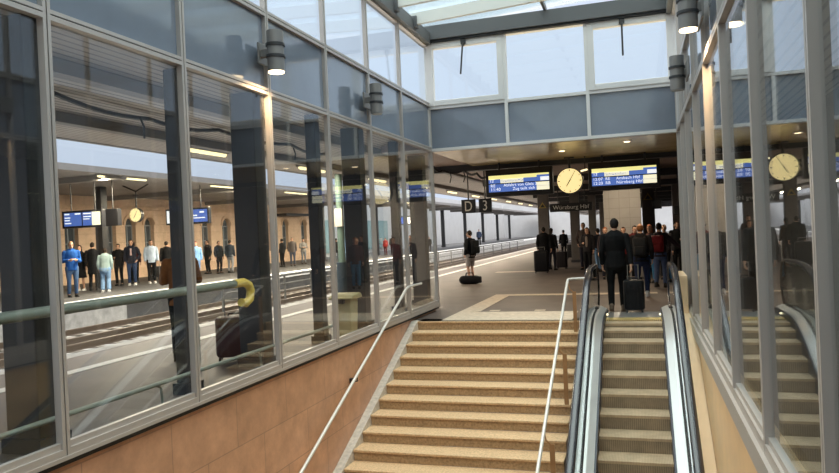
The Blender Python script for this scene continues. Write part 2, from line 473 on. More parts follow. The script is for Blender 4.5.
for x, lean, lb in ((-3.27, -.06, 'thin dark window stay hanging in the clerestory window by the glass side wall'), (-.19, .0, 'thin dark window stay hanging in the clerestory window nearest the lit wall lamp')):
    t = thing('window_stay', lb, 'window stay', (x, YB-.1, 5.50), group='window stays')
    m = MB(); m.box(x-.05, x+.05, YB-.10, YB-.05, 5.40, 5.50); m.box(x-.02, x+.02, YB-.14, YB-.06, 5.36, 5.42); m.build('bracket', M['dark'], t)
    m = MB(); m.tube([(x, YB-.12, 5.42), (x+lean, YB-.16, 4.78)], .018, 0, 8); m.build('rod', M['dark'], t, smooth=40)

# roof: gutters, beams, glass
mb = MB(); mb.box(XL-.1, XL+.14, -3, YB+.1, 5.47, 5.70); struct('trim_9', mb, M['gutter'])
mb = MB(); mb.box(XR-.14, XR+.1, -3, YB+.1, 5.47, 5.98); struct('trim_10', mb, M['gutter'])
mb = MB(); mb.box(XL-.1, XR+.1, YB-.16, YB+.1, 5.55, 5.83); mb.box(XL-.1, XR+.1, YB-.12, YB+.1, 5.50, 5.55, 1); struct('trim_11', mb, [M['gutter'], M['gasket']])
def roofz(x): return 5.575 + .05*(x - XL)
tn = 11
for k in range(14):
    y = 12.75 - 1.1*k; tn += 1
    m = MB(); xa, xb = XL+.05, XR-.05
    m.prism([(xa, roofz(xa)), (xb, roofz(xb)), (xb, roofz(xb)+.215), (xa, roofz(xa)+.215)], 'y', y-.03, y+.05)
    struct('trim_%d' % tn, m, M['roofbeam'], label='pale painted roof beam under the glass roof')
    if k < 7:
        m = MB(); m.box(XL+.0, XL+.2, y-.07, y+.09, roofz(XL)-.05, roofz(XL)+.16); tn += 1; struct('trim_%d' % tn, m, M['gutter'])
m = MB(); tn += 1
m.prism([(-3, roofz(-1.6)+.13), (YB, roofz(-1.6)+.13), (YB, roofz(-1.6)+.22), (-3, roofz(-1.6)+.22)], 'x', -1.63, -1.58); struct('trim_%d' % tn, m, M['gutter'])
m = MB()
m.prism([(XL-.1, roofz(XL)+.225), (XR+.1, roofz(XR)+.235), (XR+.1, roofz(XR)+.25), (XL-.1, roofz(XL)+.24)], 'y', -3, YB+.1)
struct('ceiling', m, M['roofglass'])
# closing wall behind
mb = MB(); mb.box(XL-.3, XR+.3, -3.2, -3.0, -.4, 5.7); struct('wall_back', mb, mat('rear_wall', (.22, .22, .23), .6))

# platform hall ceiling and near canopy
mb = MB(); mb.box(-9.3, XL-.12, -10, YB+.1, 3.50, 3.62); mb.box(-9.3, -5.2, YB+.1, 130, 3.50, 3.62); struct('ceiling_left', mb, M['ceil'])
mb = MB(); mb.box(-9.38, -9.26, -10, 130, 3.49, 3.70); struct('trim_60', mb, M['fascia'])
for k, x in enumerate((-7.6, -5.5)):
    mb = MB(); mb.box(x-.09, x+.09, -10, 130, 3.36, 3.50); struct('trim_%d' % (61+k), mb, M['fascia'])
mb = MB(); mb.box(XL-.05, 3.3, YB+.1, 17.95, 3.31, 3.42); struct('ceiling_hall', mb, M['ceilpanel'])
mb = MB(); mb.box(-5.2, 3.3, 17.95, 18.25, 3.19, 3.42); struct('trim_63', mb, M['dark'])
mb = MB(); mb.box(-5.2, 3.3, 18.25, 85, 3.36, 3.5); mb.box(-5.2, XL-.05, YB+.1, 17.95, 3.36, 3.5); struct('ceiling_platform', mb, M['ceil2'])
mb = MB()
for k in range(9): mb.box(-5.2, 3.3, 24+6*k, 24.25+6*k, 3.14, 3.36)
struct('trim_64', mb, M['dark'])
mb = MB(); mb.box(XR+.11, 3.3, -8, YB+.1, 3.30, 3.42); struct('ceiling_right', mb, M['ceil'])
mb = MB(); mb.box(XL-.05, XR+.1, YB+.1, YB+.14, 3.3, 5.5)
# far canopy
mb = MB(); mb.box(-24.4, -16.0, -10, 49.5, 4.02, 4.10); mb.box(-20.6, -16.0, 49.5, 130, 4.02, 4.10); struct('ceiling_far', mb, M['canopy_far'])
mb = MB(); mb.box(-16.1, -15.95, -10, 130, 3.93, 4.13); struct('trim_65', mb, M['fascia'])
mb = MB()
for k in range(16): mb.box(-24.4 if k < 7 else -20.6, -16.1, -6+8.3*k, -5.75+8.3*k, 3.82, 4.02)
struct('trim_66', mb, M['fascia'])

# ------------------------------------------------------------------ staircase
t = thing('staircase', 'tan speckled stone staircase rising beside the tiled wall to the platform', 'staircase', (-2.5, SY, 0))
X0, X1 = -3.97, -1.06
for i in range(NS+1):
    z = -SR*i; yf = SY - ST*i
    m = MB()
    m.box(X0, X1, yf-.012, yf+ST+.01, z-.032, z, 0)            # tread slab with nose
    m.box(X0, X1, yf+.008, yf+ST+.01, z-SR, z-.032, 1)         # riser below, shade put into its darker colour
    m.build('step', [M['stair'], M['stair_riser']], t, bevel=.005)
m = MB()
sl = SR/ST
m.prism([(SY+.36, -.015), (SY+.0, .012), (SY-ST*NS, -SR*NS+.012), (SY-ST*NS, -SR*NS-.5), (SY+.36, -.5)], 'x', -4.095, X0)
m.build('stringer', M['stringer'], t)
# handrails
def railz(y): return -sl*(SY-y)+.88
h = thing('stair_handrail', 'white tubular handrail fixed along the tan tiled wall', 'handrail', (-4.0, 10, -.5))
m = MB(); X = -3.98
m.tube([(X, 4.2, railz(4.2)), (X, 8, railz(8)), (X, 11.65, railz(11.65)), (X, 11.78, railz(11.65)+.03), (X, 12.55, railz(11.65)+.03)], .022, 0, 10); m.build('rail', M['handrail'], h, smooth=40)
for y in (5.2, 7.4, 9.3, 11.2):
    m = MB(); m.tube([(X, y, railz(y)-.01), (X, y, railz(y)-.09), (-4.06, y, railz(y)-.09)], .011, 0, 8); m.box(-4.09, -4.05, y-.03, y+.03, railz(y)-.13, railz(y)-.05); m.build('bracket', M['dark'], h, smooth=40)
h = thing('stair_handrail', 'white free-standing handrail on brown posts between the stairs and the escalator', 'handrail', (-1.2, 10, -.5))
m = MB(); X = -1.2
m.tube([(X, 4.2, railz(4.2)), (X, 8, railz(8)), (X, 11.75, railz(11.75)), (X, 11.90, railz(11.75)+.045), (X+.06, 11.97, railz(11.75)+.05), (X+.26, 12.02, railz(11.75)+.05)], .022, 0, 10); m.build('rail', M['handrail'], h, smooth=40)
for y in (4.9, 6.6, 8.35, 10.1, 11.95):
    i = math.ceil((SY-y)/ST); zb = -SR*max(i, 0)
    m = MB(); m.box(X+.06, X+.12, y-.012, y+.012, zb, railz(min(y, 11.75))-.16); m.tube([(X+.09, y, railz(min(y, 11.75))-.18), (X+.02, y, railz(min(y,11.75))-.12), (X, y, railz(min(y, 11.75))-.02)], .010, 0, 8)
    m.build('post', M['brownpost'], h, smooth=40)

# ------------------------------------------------------------------ escalator
EX = -.185
esc = thing('escalator', 'metal escalator with black handrails rising beside the glass wall', 'escalator', (EX, 12.5, 0))
SLP = .491
def ez(y):
    if y > 12.14: return 0.
    if y > 10.9: return -SLP/(2*1.24)*(12.14-y)**2
    z = -.55+SLP*(y-10.40)
    return max(z, ZB+.0)
PITCH = .378
noses = [10.40 + PITCH*k for k in range(5, -18, -1)]
for y in noses:
    z = ez(y); zl = ez(y-PITCH)
    m = MB(); w = .445
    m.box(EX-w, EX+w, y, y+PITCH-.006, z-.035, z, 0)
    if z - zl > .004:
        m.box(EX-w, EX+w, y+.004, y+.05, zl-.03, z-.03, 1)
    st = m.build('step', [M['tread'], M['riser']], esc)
m = MB(); m.box(EX-.47, EX+.47, 12.29, 12.55, -.05, .006, 0); m.box(EX-.62, EX+.62, 12.55, 13.35, -.05, .008, 1)
for k in range(30): m.box(EX-.44+.0303*k, EX-.44+.0303*k+.014, 12.21, 12.29, -.03, .004, 0)
m.build('comb_plate', [M['comb'], M['steel']], esc)
ys = [3.6 + .2*k for k in range(36)] + [10.8 + .1*k for k in range(0, 15)] + [12.4, 12.8]
path = [(y, ez(y)) for y in ys]
pathn = path + [(13.25, 0)]
for s in (-1, 1):
    def S(a): return EX + s*a
    m = MB(); m.sweep(pathn, [(S(.450), -.30), (S(.450), .085), (S(.475), .085), (S(.475), -.30)]); m.build('skirt_panel', M['skirt'], esc)
    m = MB(); m.sweep(pathn, [(S(.475), .07), (S(.475), .092), (S(.565), .135), (S(.60), .135), (S(.60), .07)]); m.build('inner_deck', M['deckmetal'], esc)
    m = MB(); m.sweep(pathn, [(S(.60), .07), (S(.60), .140), (S(.615), .15), (S(.615), .07)]); m.build('glass_clamp', M['gasket'], esc)
    m = MB(); m.sweep(path + [(13.15, 0)], [(S(.618), .12), (S(.618), .855), (S(.630), .855), (S(.630), .12)])
    cx, cz, R0 = 13.15, .4875, .3675
    m.prism([(cx + R0*math.sin(a), cz + R0*math.cos(a)) for a in [PI*k/14 for k in range(15)]], 'x', S(.618), S(.630))
    m.build('balustrade_glass', M['balglass'], esc)
    X = S(.655)
    m = MB(); m.sweep(path + [(13.15, 0)], [(X-.026, .835), (X-.026, .872), (X+.026, .872), (X+.026, .835)])
    m.build('handrail_profile', M['steel'], esc)
    pts = [(X, y, z+.89) for y, z in path] + [(X, 13.15, .89)]
    R1 = .40
    pts += [(X, 13.15 + R1*math.sin(a), .49 + R1*math.cos(a)) for a in [PI*k/12 for k in range(1, 13)]]
    pts += [(X, 12.95, .09), (X, 12.8, .09)]
    m = MB(); m.tube(pts, .054, 0, 12, ry=.030); m.build('handrail', M['rubber'], esc, smooth=40)
    m = MB(); m.sweep(pathn, [(S(.632), .04), (S(.632), .13), (S(.69), .13), (S(.69), .04)]); m.build('outer_deck', M['deckmetal'], esc)
    m = MB(); m.rbox(X-.07, X+.07, 12.72, 13.05, 0, .17, .03); m.build('handrail_inlet', M['black'], esc, smooth=40)
    if s < 0:
        m = MB(); m.sweep(pathn, [(S(.69), .10), (S(.69), -1.6), (S(.83), -1.6), (S(.83), .02), (S(.80), .10)]); m.build('side_cladding', M['skirt'], esc)
    else:
        m = MB(); m.sweep(pathn, [(S(.69), .11), (S(.69), -1.2), (XR-.025, -1.2), (XR-.025, .11)]); m.build('side_cladding', M['peach'], esc)
        m = MB(); m.box(S(.71), XR-.05, 12.3, 13.55, .1, .72); m.build('end_panel', M['peach'], esc, bevel=.01)
for s in (-1, 1):
    m = MB(); m.ell((EX+s*.438, 12.62, .05), (.02, .035, .02)); m.build('comb_light', M['tube'], esc)

# ------------------------------------------------------------------ wall lamps
def wall_lamp(x, y, z, xw, ym, label, lit):
    t = thing('wall_lamp', label, 'lamp', (x, y, z), group='cylindrical wall lamps')
    m = MB(); m.tube([(x, y, z+.02), (x, y, z+.47)], .095, 0, 24); m.build('housing', M['lampbody'], t, smooth=40)
    for dz in (.17, .30):
        m = MB(); m.tube([(x, y, z+dz), (x, y, z+dz+.03)], .108, 0, 24); m.build('ring', M['dark'], t, smooth=40)
        m.v.clear()
    m = MB(); s = 1 if xw > x else -1
    m.box(x+s*.09, xw, y-.025, y+.025, z+.19, z+.28); m.box(xw-s*.025, xw, min(y-.06, ym-.03), max(y+.06, ym+.03), z+.12, z+.36); m.build('bracket', M['lampbody'], t, bevel=.006)
    m = MB(); m.tube([(x, y, z+.004), (x, y, z+.02)], .088, 0, 24); m.build('lens', M['lens'] if lit else M['lens_off'], t, smooth=40)
    if lit:
        l = bpy.data.lights.new('lamp_light', 'SPOT'); l.energy = 125; l.color = (1, .70, .38); l.spot_size = math.radians(150); l.spot_blend = .6; l.shadow_soft_size = .08
        o = bpy.data.objects.new('lamp_light', l); COL.objects.link(o); o.parent = t; o.location = (0, 0, -.03)
wall_lamp(-3.82, 7.03, 3.48, -4.02, 7.25, 'lit grey cylinder wall lamp on the stair-side glass wall above the suitcase', True)
wall_lamp(-3.82, 10.16, 3.48, -4.02, 10.45, 'unlit grey cylinder wall lamp on the stair-side glass wall near the clerestory', False)
wall_lamp(.54, 7.62, 3.54, .69, 8.15, 'lit grey cylinder wall lamp high on the escalator-side glass wall', True)
wall_lamp(.555, 10.2, 3.40, .69, 9.75, 'unlit grey cylinder wall lamp on the escalator-side glass wall beside the clerestory', False)

# ------------------------------------------------------------------ hanging boards, clock, signs
def board(x0, x1, za, zb, y, label, rows, ztop):
    t = thing('departure_board', label, 'departure board', ((x0+x1)/2, y, za), group='departure boards under the hall ceiling')
    m = MB(); m.rbox(x0, x1, y, y+.28, za, zb, .025); m.build('housing', M['black'], t, smooth=30)
    w = x1-x0; sx0, sx1 = x0+.085, x1-.085; sw = sx1-sx0; sz0, sz1 = za+.115, zb-.155; mid = (sz0+sz1)/2
    f = y-.004
    up, lo = (mid+.012, sz1), (sz0, mid-.012)
    m = MB(); m.box(sx0, sx1, f, y+.01, *up, 0); m.box(sx0, sx1, f, y+.01, *lo, 0)
    hu = up[1]-up[0]
    m.box(sx0, sx0+sw*.80, f-.002, f, up[1]-hu*.48, up[1], 1)                    # yellow notice strip
    m.box(sx0+sw*.80, sx1, f-.002, f, up[1]-hu*.22, up[1], 1)
    m.box(sx0, sx0+sw*.115, f-.002, f, up[0]+hu*.50, up[1]-hu*.42, 3)
    m.box(sx0+sw*.20, sx0+sw*.58, f-.002, f, up[0], up[0]+hu*.55, 3)
    m.box(sx0+sw*.86, sx1, f-.002, f, up[0]+hu*.05, up[0]+hu*.52, 2)
    hl = lo[1]-lo[0]
    m.box(sx1-sw*.205, sx1, f-.002, f, lo[0], lo[0]+hl*.48, 3); m.box(sx1-sw*.205, sx1, f-.002, f, lo[0]+hl*.52, lo[1], 3)
    scr = m.build('screen', [M['blue'], M['yellow'], M['white_e'], M['cream_e']], t)
    for (s, fx, fz, sz, mm) in rows:
        text('lettering', s, sz, (sx0+sw*fx, f-.006, sz0+(sz1-sz0)*fz), mm, scr)
    for fx in (.2, .8):
        m = MB(); xx = x0+w*fx; m.tube([(xx, y+.14, zb-.01), (xx, y+.14, ztop)], .025, 0, 8); m.build('hanger', M['dark'], t, smooth=40)
W, B = M['white_e'], M['blue']
board(-3.72, -2.03, 2.45, 3.135, 17.5, 'black departure board with blue and yellow screens beside the round clock, nearest the tracks',
      [('12', .02, .60, .10, W), ('Frankfurt(M)Hbf', .215, .575, .095, B), ('RE', .03, .30, .11, W), ('11:40', .03, .07, .11, W),
       ('Abfahrt von Gleis 3', .25, .31, .10, W), ('Zug teilt sich', .40, .07, .10, W)], 3.32)
board(-1.17, .49, 2.45, 3.135, 17.5, 'black departure board with blue and yellow screens above the escalator crowd',
      [('13', .02, .60, .10, W), ('Schweinfurt', .215, .575, .095, B), ('12:07', .015, .31, .10, W), ('12:20', .015, .07, .10, W),
       ('RE', .21, .31, .10, W), ('Ansbach Hbf', .38, .31, .10, W), ('RB', .21, .07, .10, W), ('Nürnberg Hbf', .38, .07, .10, W)], 3.32)
def clock(x, y, z, r, label, face, ztop):
    t = thing('station_clock', label, 'clock', (x, y, z), group='round station clocks')
    m = MB(); m.disc((x, y, z), r*1.045, 'y', .16, 0, 40); m.build('housing', M['dark'], t, smooth=40)
    for s in (-1, 1):
        m = MB(); m.disc((x, y+s*.083, z), r*.98, 'y', .012, 0, 40); dial = m.build('dial', face, t, smooth=40)
        for k in range(12):
            m = MB()
            a = PI*k/6; L = .15 if k % 3 == 0 else .11; wd = .028 if k % 3 == 0 else .018
            c, sn = math.cos(a), math.sin(a)
            p = []
            for rr, ww in ((r*.92, wd), (r*.92, -wd), (r*(.92-L), -wd), (r*(.92-L), wd)):
                p.append((x - s*(sn*rr + c*ww*r*1.2)*-1*-1, z + c*rr - sn*ww*r*1.2))
            m.prism(p, 'y', y+s*.089, y+s*.093); m.build('hour_mark', M['dark'], dial)
        for nm, ang, L, wd in (('minute_hand', 30, .80, .028), ('hour_hand', 212, .52, .042)):
            a = math.radians(ang); c, sn = math.cos(a), math.sin(a); dx = -s
            m = MB(); p = []
            for rr, ww in ((r*L, wd*.6), (r*L, -wd*.6), (-r*.12, -wd), (-r*.12, wd)):
                p.append((x + dx*(sn*rr + c*ww*r), z + c*rr - sn*ww*r))
            m.prism(p, 'y', y+s*.094, y+s*.098); m.build(nm, M['dark'], dial)
    m = MB(); m.tube([(x, y, z+r), (x, y, ztop)], .03, 0, 10); m.box(x-.12, x+.12, y-.05, y+.05, ztop-.03, ztop); m.build('hanger', M['dark'], t, smooth=40)
clock(-1.61, 17.5, 2.73, .305, 'round glowing station clock hanging between the two departure boards', M['clockface'], 3.31)
# loudspeaker-like small lights beside the clock
for x, z, lb in ((-1.24, 2.93, 'small lit spot lamp on the bracket beside the hall clock'),):
    t = thing('clock_lamp', lb, 'lamp', (x, 17.4, z))
    m = MB(); m.tube([(x-.1, 17.45, z+.02), (x+.06, 17.45, z+.05)], .022, 0, 10); m.build('lamp_head', M['tube'], t, smooth=40)
    m = MB(); m.tube([(x, 17.47, z+.04), (x, 17.5, 3.31)], .012, 0, 8); m.build('stem', M['dark'], t, smooth=40)
# D 3 sign plates
for ch, x0, x1, lb in (('D', -4.80, -4.40, 'black hanging platform sign plate reading D'), ('3', -4.30, -3.94, 'black hanging platform sign plate reading 3')):
    y = 19.2
    t = thing('platform_sign', lb, 'sign', ((x0+x1)/2, y, 2.1), group='D 3 platform sign plates')
    m = MB(); m.rbox(x0, x1, y, y+.09, 2.12, 2.50, .012); m.build('plate', M['black'], t)
    text('lettering', ch, .40, ((x0+x1)/2, y-.006, 2.175), M['signwhite'], t, 'CENTER', sx=.8)
    m = MB(); xx = (x0+x1)/2; m.tube([(xx, y+.045, 2.49), (xx, y+.045, 3.36)], .02, 0, 8); m.build('hanger', M['dark'], t, smooth=40)
t = thing('station_name_sign', 'long black hanging sign with pale lettering between the platform columns', 'sign', (-2.77, 30, 2.2))
m = MB(); m.box(-3.65, -1.9, 30, 30.12, 2.25, 2.60); m.build('plate', M['black'], t)
text('lettering', 'Würzburg Hbf', .24, (-2.77, 29.99, 2.35), M['signwhite'], t, 'CENTER')
for xx in (-3.3, -2.2):
    m = MB(); m.tube([(xx, 30.06, 2.6), (xx, 30.06, 3.2)], .02, 0, 8); m.build('hanger', M['dark'], t, smooth=40)
for x, z, lb in ((.52, 2.2, 'small black hanging monitor beside the tiled shaft'), (1.18, 1.98, 'small black hanging monitor at the edge of the escalator-side glass')):
    t = thing('hanging_monitor', lb, 'monitor', (x, 24, z), group='small black hanging monitors')
    m = MB(); m.rbox(x-.15, x+.15, 23.9, 24.05, z-.14, z+.14, .02); m.build('case', M['black'], t)
    m = MB(); m.tube([(x, 24, z+.13), (x, 24, 3.36)], .02, 0, 8); m.build('hanger', M['dark'], t, smooth=40)

# hall columns and tiled shaft
def column(x, y, w, d, h, label, m_=None, grp='dark platform columns', z=0.):
    t = thing('platform_column', label, 'column', (x, y, z), group=grp)
    m = MB(); m.box(x-w/2, x+w/2, y-d/2, y+d/2, z, h); m.build('shaft', m_ or M['column'], t, bevel=.012)
    m = MB(); m.box(x-w/2-.03, x+w/2+.03, y-d/2-.03, y+d/2+.03, z, z+.12); m.build('base', M['dark'], t)
    return t
brown = mat('brown_column', (.10, .085, .075), .5, noise=(3, .2))
cc = 0
for x, y, w, lb in ((-3.66, 28, .42, 'brown platform column below the departure board beside the clock'), (.26, 24.6, .40, 'brown platform column beside the tiled shaft'),
                 (-2.8, 32, .40, 'brown platform column behind the clock'), (-2.55, 40, .40, 'brown platform column third in the row beyond the clock'),
                 (-2.5, 50, .40, 'brown platform column fourth in the row beyond the clock'), (1.6, 34, .4, 'brown platform column far off by the escalator-side glass')):
    column(x, y, w, .3, 3.36, lb, brown, 'brown columns along the platform')
for x, y in ((-3.66, 27.78), (.26, 24.38)):
    t = thing('column_reflection', 'small yellow triangle painted as a light reflection on the brown column %s' % ('below the departure board beside the clock' if x < -1 else 'beside the tiled shaft'), 'sign', (x, y, 2.5), group='yellow painted reflections')
    m = MB(); m.prism([(x-.15, 2.38), (x+.15, 2.38), (x, 2.62)], 'y', y, y+.02, 0); m.build('plate', M['reflection_yellow'], t)  # light reflection on the column, put in as a yellow plate
    pl = list(t.children)[-1] if t.children else t; m = MB(); m.prism([(x-.09, 2.41), (x+.09, 2.41), (x, 2.54)], 'y', y-.004, y, 0); m.build('dark_inset', M['black'], t)
mb = MB(); mb.box(-1.06, .02, 22, 24.2, 0, 3.355); o = mb.build('tiled_shaft', M['whitetile']); tag(o, 'pale tiled lift shaft standing on the platform behind the crowd', 'lift shaft')

# structural columns behind the glass
YC = [4.48, 6.46, 7.94, 9.78, 11.4, 13.48, 15.08]
for k, y in enumerate(YC):
    lbs = ['wide dark steel column behind the nearest glass pane', 'slim dark steel column behind the brown-coated person', 'wide dark steel column beside the dark red suitcase',
           'slim dark steel column between the suitcase and the beige grit bin', 'wide dark steel column behind the beige grit bin', 'slim dark steel column behind the top of the wall handrail', 'wide dark steel column at the end of the glass wall']
    if k % 2 == 0: column(-4.77, y, .34, .26, 3.5, lbs[k], None, 'dark columns behind the glass wall')
    else: column(-4.75, y, .17, .17, 3.5, lbs[k], None, 'dark columns behind the glass wall')

# strip lights
def area(t, L, e):
    l = bpy.data.lights.new('tube_light', 'AREA'); l.shape = 'RECTANGLE'; l.size = .12; l.size_y = L; l.energy = e; l.color = (1, .84, .60)
    o = bpy.data.objects.new('tube_light', l); COL.objects.link(o); o.parent = t; o.location = (0, 0, -.09)
sl_pts = [(-8.2, 12.0+4.8*k) for k in range(11)]
for k, (x, y) in enumerate(sl_pts):
    t = thing('ceiling_strip_light', ['glowing strip light above the dark red suitcase', 'glowing strip light second from the suitcase along the near canopy', 'glowing strip light beside the clock reflection'][k] if k < 3 else 'small glowing strip light in the row receding along the near canopy edge', 'ceiling light', (x, y, 3.45), group='strip lights under the near canopy')
    m = MB(); m.box(x-.09, x+.09, y-.75, y+.75, 3.44, 3.496); m.build('housing', M['fascia'], t)
    m = MB(); m.tube([(x, y-.72, 3.42), (x, y+.72, 3.42)], .045, 0, 10); m.build('tube', M['tube'], t, smooth=40); area(t, 1.4, 160)
for k in range(6):
    x, y = -16.8, 19.8+6.3*k
    t = thing('ceiling_strip_light', ['glowing strip light under the far canopy above the far clock', 'glowing strip light under the far canopy beside the wide dark column', 'glowing strip light under the far canopy near the awning'][k] if k < 3 else 'small glowing strip light receding under the far canopy', 'ceiling light', (x, y, 3.97), group='strip lights under the far canopy')
    m = MB(); m.box(x-.09, x+.09, y-1.2, y+1.2, 3.97, 4.02); m.build('housing', M['fascia'], t)
    m = MB(); m.tube([(x, y-1.15, 3.95), (x, y+1.15, 3.95)], .045, 0, 10); m.build('tube', M['tube'], t, smooth=40); area(t, 2.2, 900)
for x, lb in ((-.4, 'added unseen strip light behind the departure board above the escalator crowd'), (-3.3, 'added unseen strip light behind the departure board nearest the tracks')):  # added lamps, hidden behind the boards to brighten the hall
    t = thing('ceiling_strip_light', lb, 'ceiling light', (x, 20.4, 3.31), group='added unseen strip lights in the hall ceiling')
    m = MB(); m.box(x-.09, x+.09, 19.8, 21.0, 3.31, 3.36); m.build('housing', M['fascia'], t)
    m = MB(); m.tube([(x, 19.85, 3.29), (x, 20.95, 3.29)], .04, 0, 10); m.build('tube', M['tube'], t, smooth=40); area(t, 1.1, 55)
# hall downlights
for x, y, lb in ((-.2, 14.95, 'small lit downlight in the hall ceiling below the clerestory'), (-1.6, 15.8, 'small lit downlight in the hall ceiling in front of the clock')):
    t = thing('downlight', lb, 'ceiling light', (x, y, 3.30), group='downlights in the hall ceiling')
    m = MB(); m.tube([(x, y, 3.295), (x, y, 3.315)], .09, 0, 20); m.build('rim', M['alu_white'], t, smooth=40)
    m = MB(); m.tube([(x, y, 3.290), (x, y, 3.297)], .06, 0, 20); m.build('lens', M['lens'], t, smooth=40)
    l = bpy.data.lights.new('downlight_lamp', 'SPOT'); l.energy = 120; l.color = (1, .72, .42); l.spot_size = math.radians(120); l.spot_blend = .7; l.shadow_soft_size = .06
    o = bpy.data.objects.new('downlight_lamp', l); COL.objects.link(o); o.parent = t; o.location = (0, 0, -.04)
# cables
def cable(pts, label, r=.03, tails=()):
    t = thing('ceiling_cable', label, 'cable', pts[0], group='black ceiling cables')
    P = []
    for i in range(len(pts)-1):
        a, b = Vector(pts[i]), Vector(pts[i+1])
        for k in range(6):
            u = k/6; P.append(a.lerp(b, u) + Vector((0, 0, -.07*math.sin(PI*u))))
    P.append(Vector(pts[-1]))
    m = MB(); m.tube(P, r, 0, 8); m.build('cable_run', M['black'], t, smooth=40)
    for q in tails:
        m = MB(); m.tube([q, (q[0]+.02, q[1]+.05, q[2]-.14), (q[0]-.04, q[1]+.12, q[2]-.28)], .016, 0, 6); m.build('cable_tail', M['black'], t, smooth=40)
cable([(-6.5, 4, 3.46), (-6.5, 6.5, 3.46), (-6.7, 8.5, 3.44), (-6.55, 10, 3.46), (-6.45, 12.3, 3.46), (-6.6, 14.2, 3.46)], 'black cable slung along the near canopy ceiling behind the glass', .032,
      [(-6.62, 8.2, 3.42), (-6.55, 10.4, 3.43), (-6.5, 12.5, 3.44), (-6.55, 13.2, 3.44)])
cable([(-5.1, 17.6, 3.33), (-4.95, 17.9, 3.25), (-4.4, 18.0, 3.22), (-4.0, 17.8, 3.1), (-3.75, 17.7, 2.98)], 'black drooping cable beside the departure board over the platform', .03, [(-4.4, 18, 3.2), (-4.75, 17.9, 3.2)])

# ------------------------------------------------------------------ outside left: barriers, bin, mast, suitcase
t = thing('barrier_rail', 'grey-green pipe barrier with a yellow looped end behind the glass', 'barrier', (-4.5, 5, 0))
PX, PZ = -4.5, 1.13
m = MB(); m.tube([(PX, -2, PZ), (PX, 7.1, PZ)], .045, 0, 12); m.build('pipe', M['pipe'], t, smooth=40)
m = MB(); m.tube([(PX, 7.05, PZ), (PX, 7.25, PZ), (PX, 7.36, PZ-.04), (PX, 7.40, PZ-.11), (PX, 7.37, PZ-.21), (PX, 7.28, PZ-.25), (PX, 7.18, PZ-.23)], .05, 0, 12); m.build('end_loop', M['yellowpaint'], t, smooth=40)
for y in (.8, 3.75):
    m = MB(); m.tube([(PX, y, 0), (PX, y, PZ)], .025, 0, 10); m.build('post', M['pipe'], t, smooth=40)
t = thing('bumper_rail', 'low grey tube rail running along the foot of the glass wall', 'rail', (-4.57, 5, 0))
m = MB(); m.tube([(-4.57, -2, .255), (-4.57, 10.0, .255)], .022, 0, 10); m.build('tube', M['pipe'], t, smooth=40)
for y in (1.6, 3.4, 5.7, 7.6, 9.6):
    m = MB(); m.tube([(-4.57, y, .255), (-4.60, y+.12, .20), (-4.60, y+.14, 0)], .014, 0, 8); m.build('foot', M['pipe'], t, smooth=40)
t = thing('grit_bin', 'beige plastic grit bin with overhanging lid behind the glass', 'grit bin', (-4.8, 10.55, 0))
m = MB()
m.add([(-4.80,10.42,0),(-4.53,10.42,0),(-4.53,10.70,0),(-4.80,10.70,0),(-4.82,10.39,.60),(-4.51,10.39,.60),(-4.51,10.73,.60),(-4.82,10.73,.60)], [(3,2,1,0),(4,5,6,7),(0,1,5,4),(1,2,6,5),(2,3,7,6),(3,0,4,7)])
m.build('body', M['grit'], t, bevel=.02)
m = MB(); m.prism([(10.33,.60),(10.79,.60),(10.79,.64),(10.72,.69),(10.42,.665),(10.33,.63)], 'x', -4.87, -4.46); m.build('lid', M['grit'], t, bevel=.015)
m = MB(); m.box(-4.74, -4.60, 10.315, 10.40, .54, .61); m.build('hasp', M['black'], t)
t = thing('mast', 'green-grey mast with dark foot sleeve at the near platform edge', 'mast', (-8.0, 18.0, 0))
m = MB(); m.tube([(-8.0, 18.0, 0), (-8.0, 18.0, 3.36)], .10, 0, 14); m.build('pole', M['green'], t, smooth=40)
m = MB(); m.tube([(-8.0, 18.0, 0), (-8.0, 18.0, .9)], .16, 0, 14); m.build('foot_sleeve', mat('sleeve_blue', (.03, .05, .07), .5), t, smooth=40)
m = MB(); m.box(-8.12, -7.88, 17.85, 17.95, 1.9, 2.4); m.build('sign_box', M['signwhite'], t)
# fence between tracks
t = thing('track_fence', 'low grey metal fence standing between the two tracks', 'fence', (-12.88, 30, -.8))
y = 19.5; 
for z in (.27, -.05, -.32):
    m = MB(); m.tube([(-12.88, 19.5, z), (-12.88, 80, z)], .05 if z > 0 else .025, 0, 8); m.build('rail', M['fence'], t, smooth=40)
while y < 80:
    m = MB(); m.box(-12.91, -12.85, y-.03, y+.03, -.80, .27); m.build('post', M['fence'], t); y += 2.0 + (y-19.5)*.05

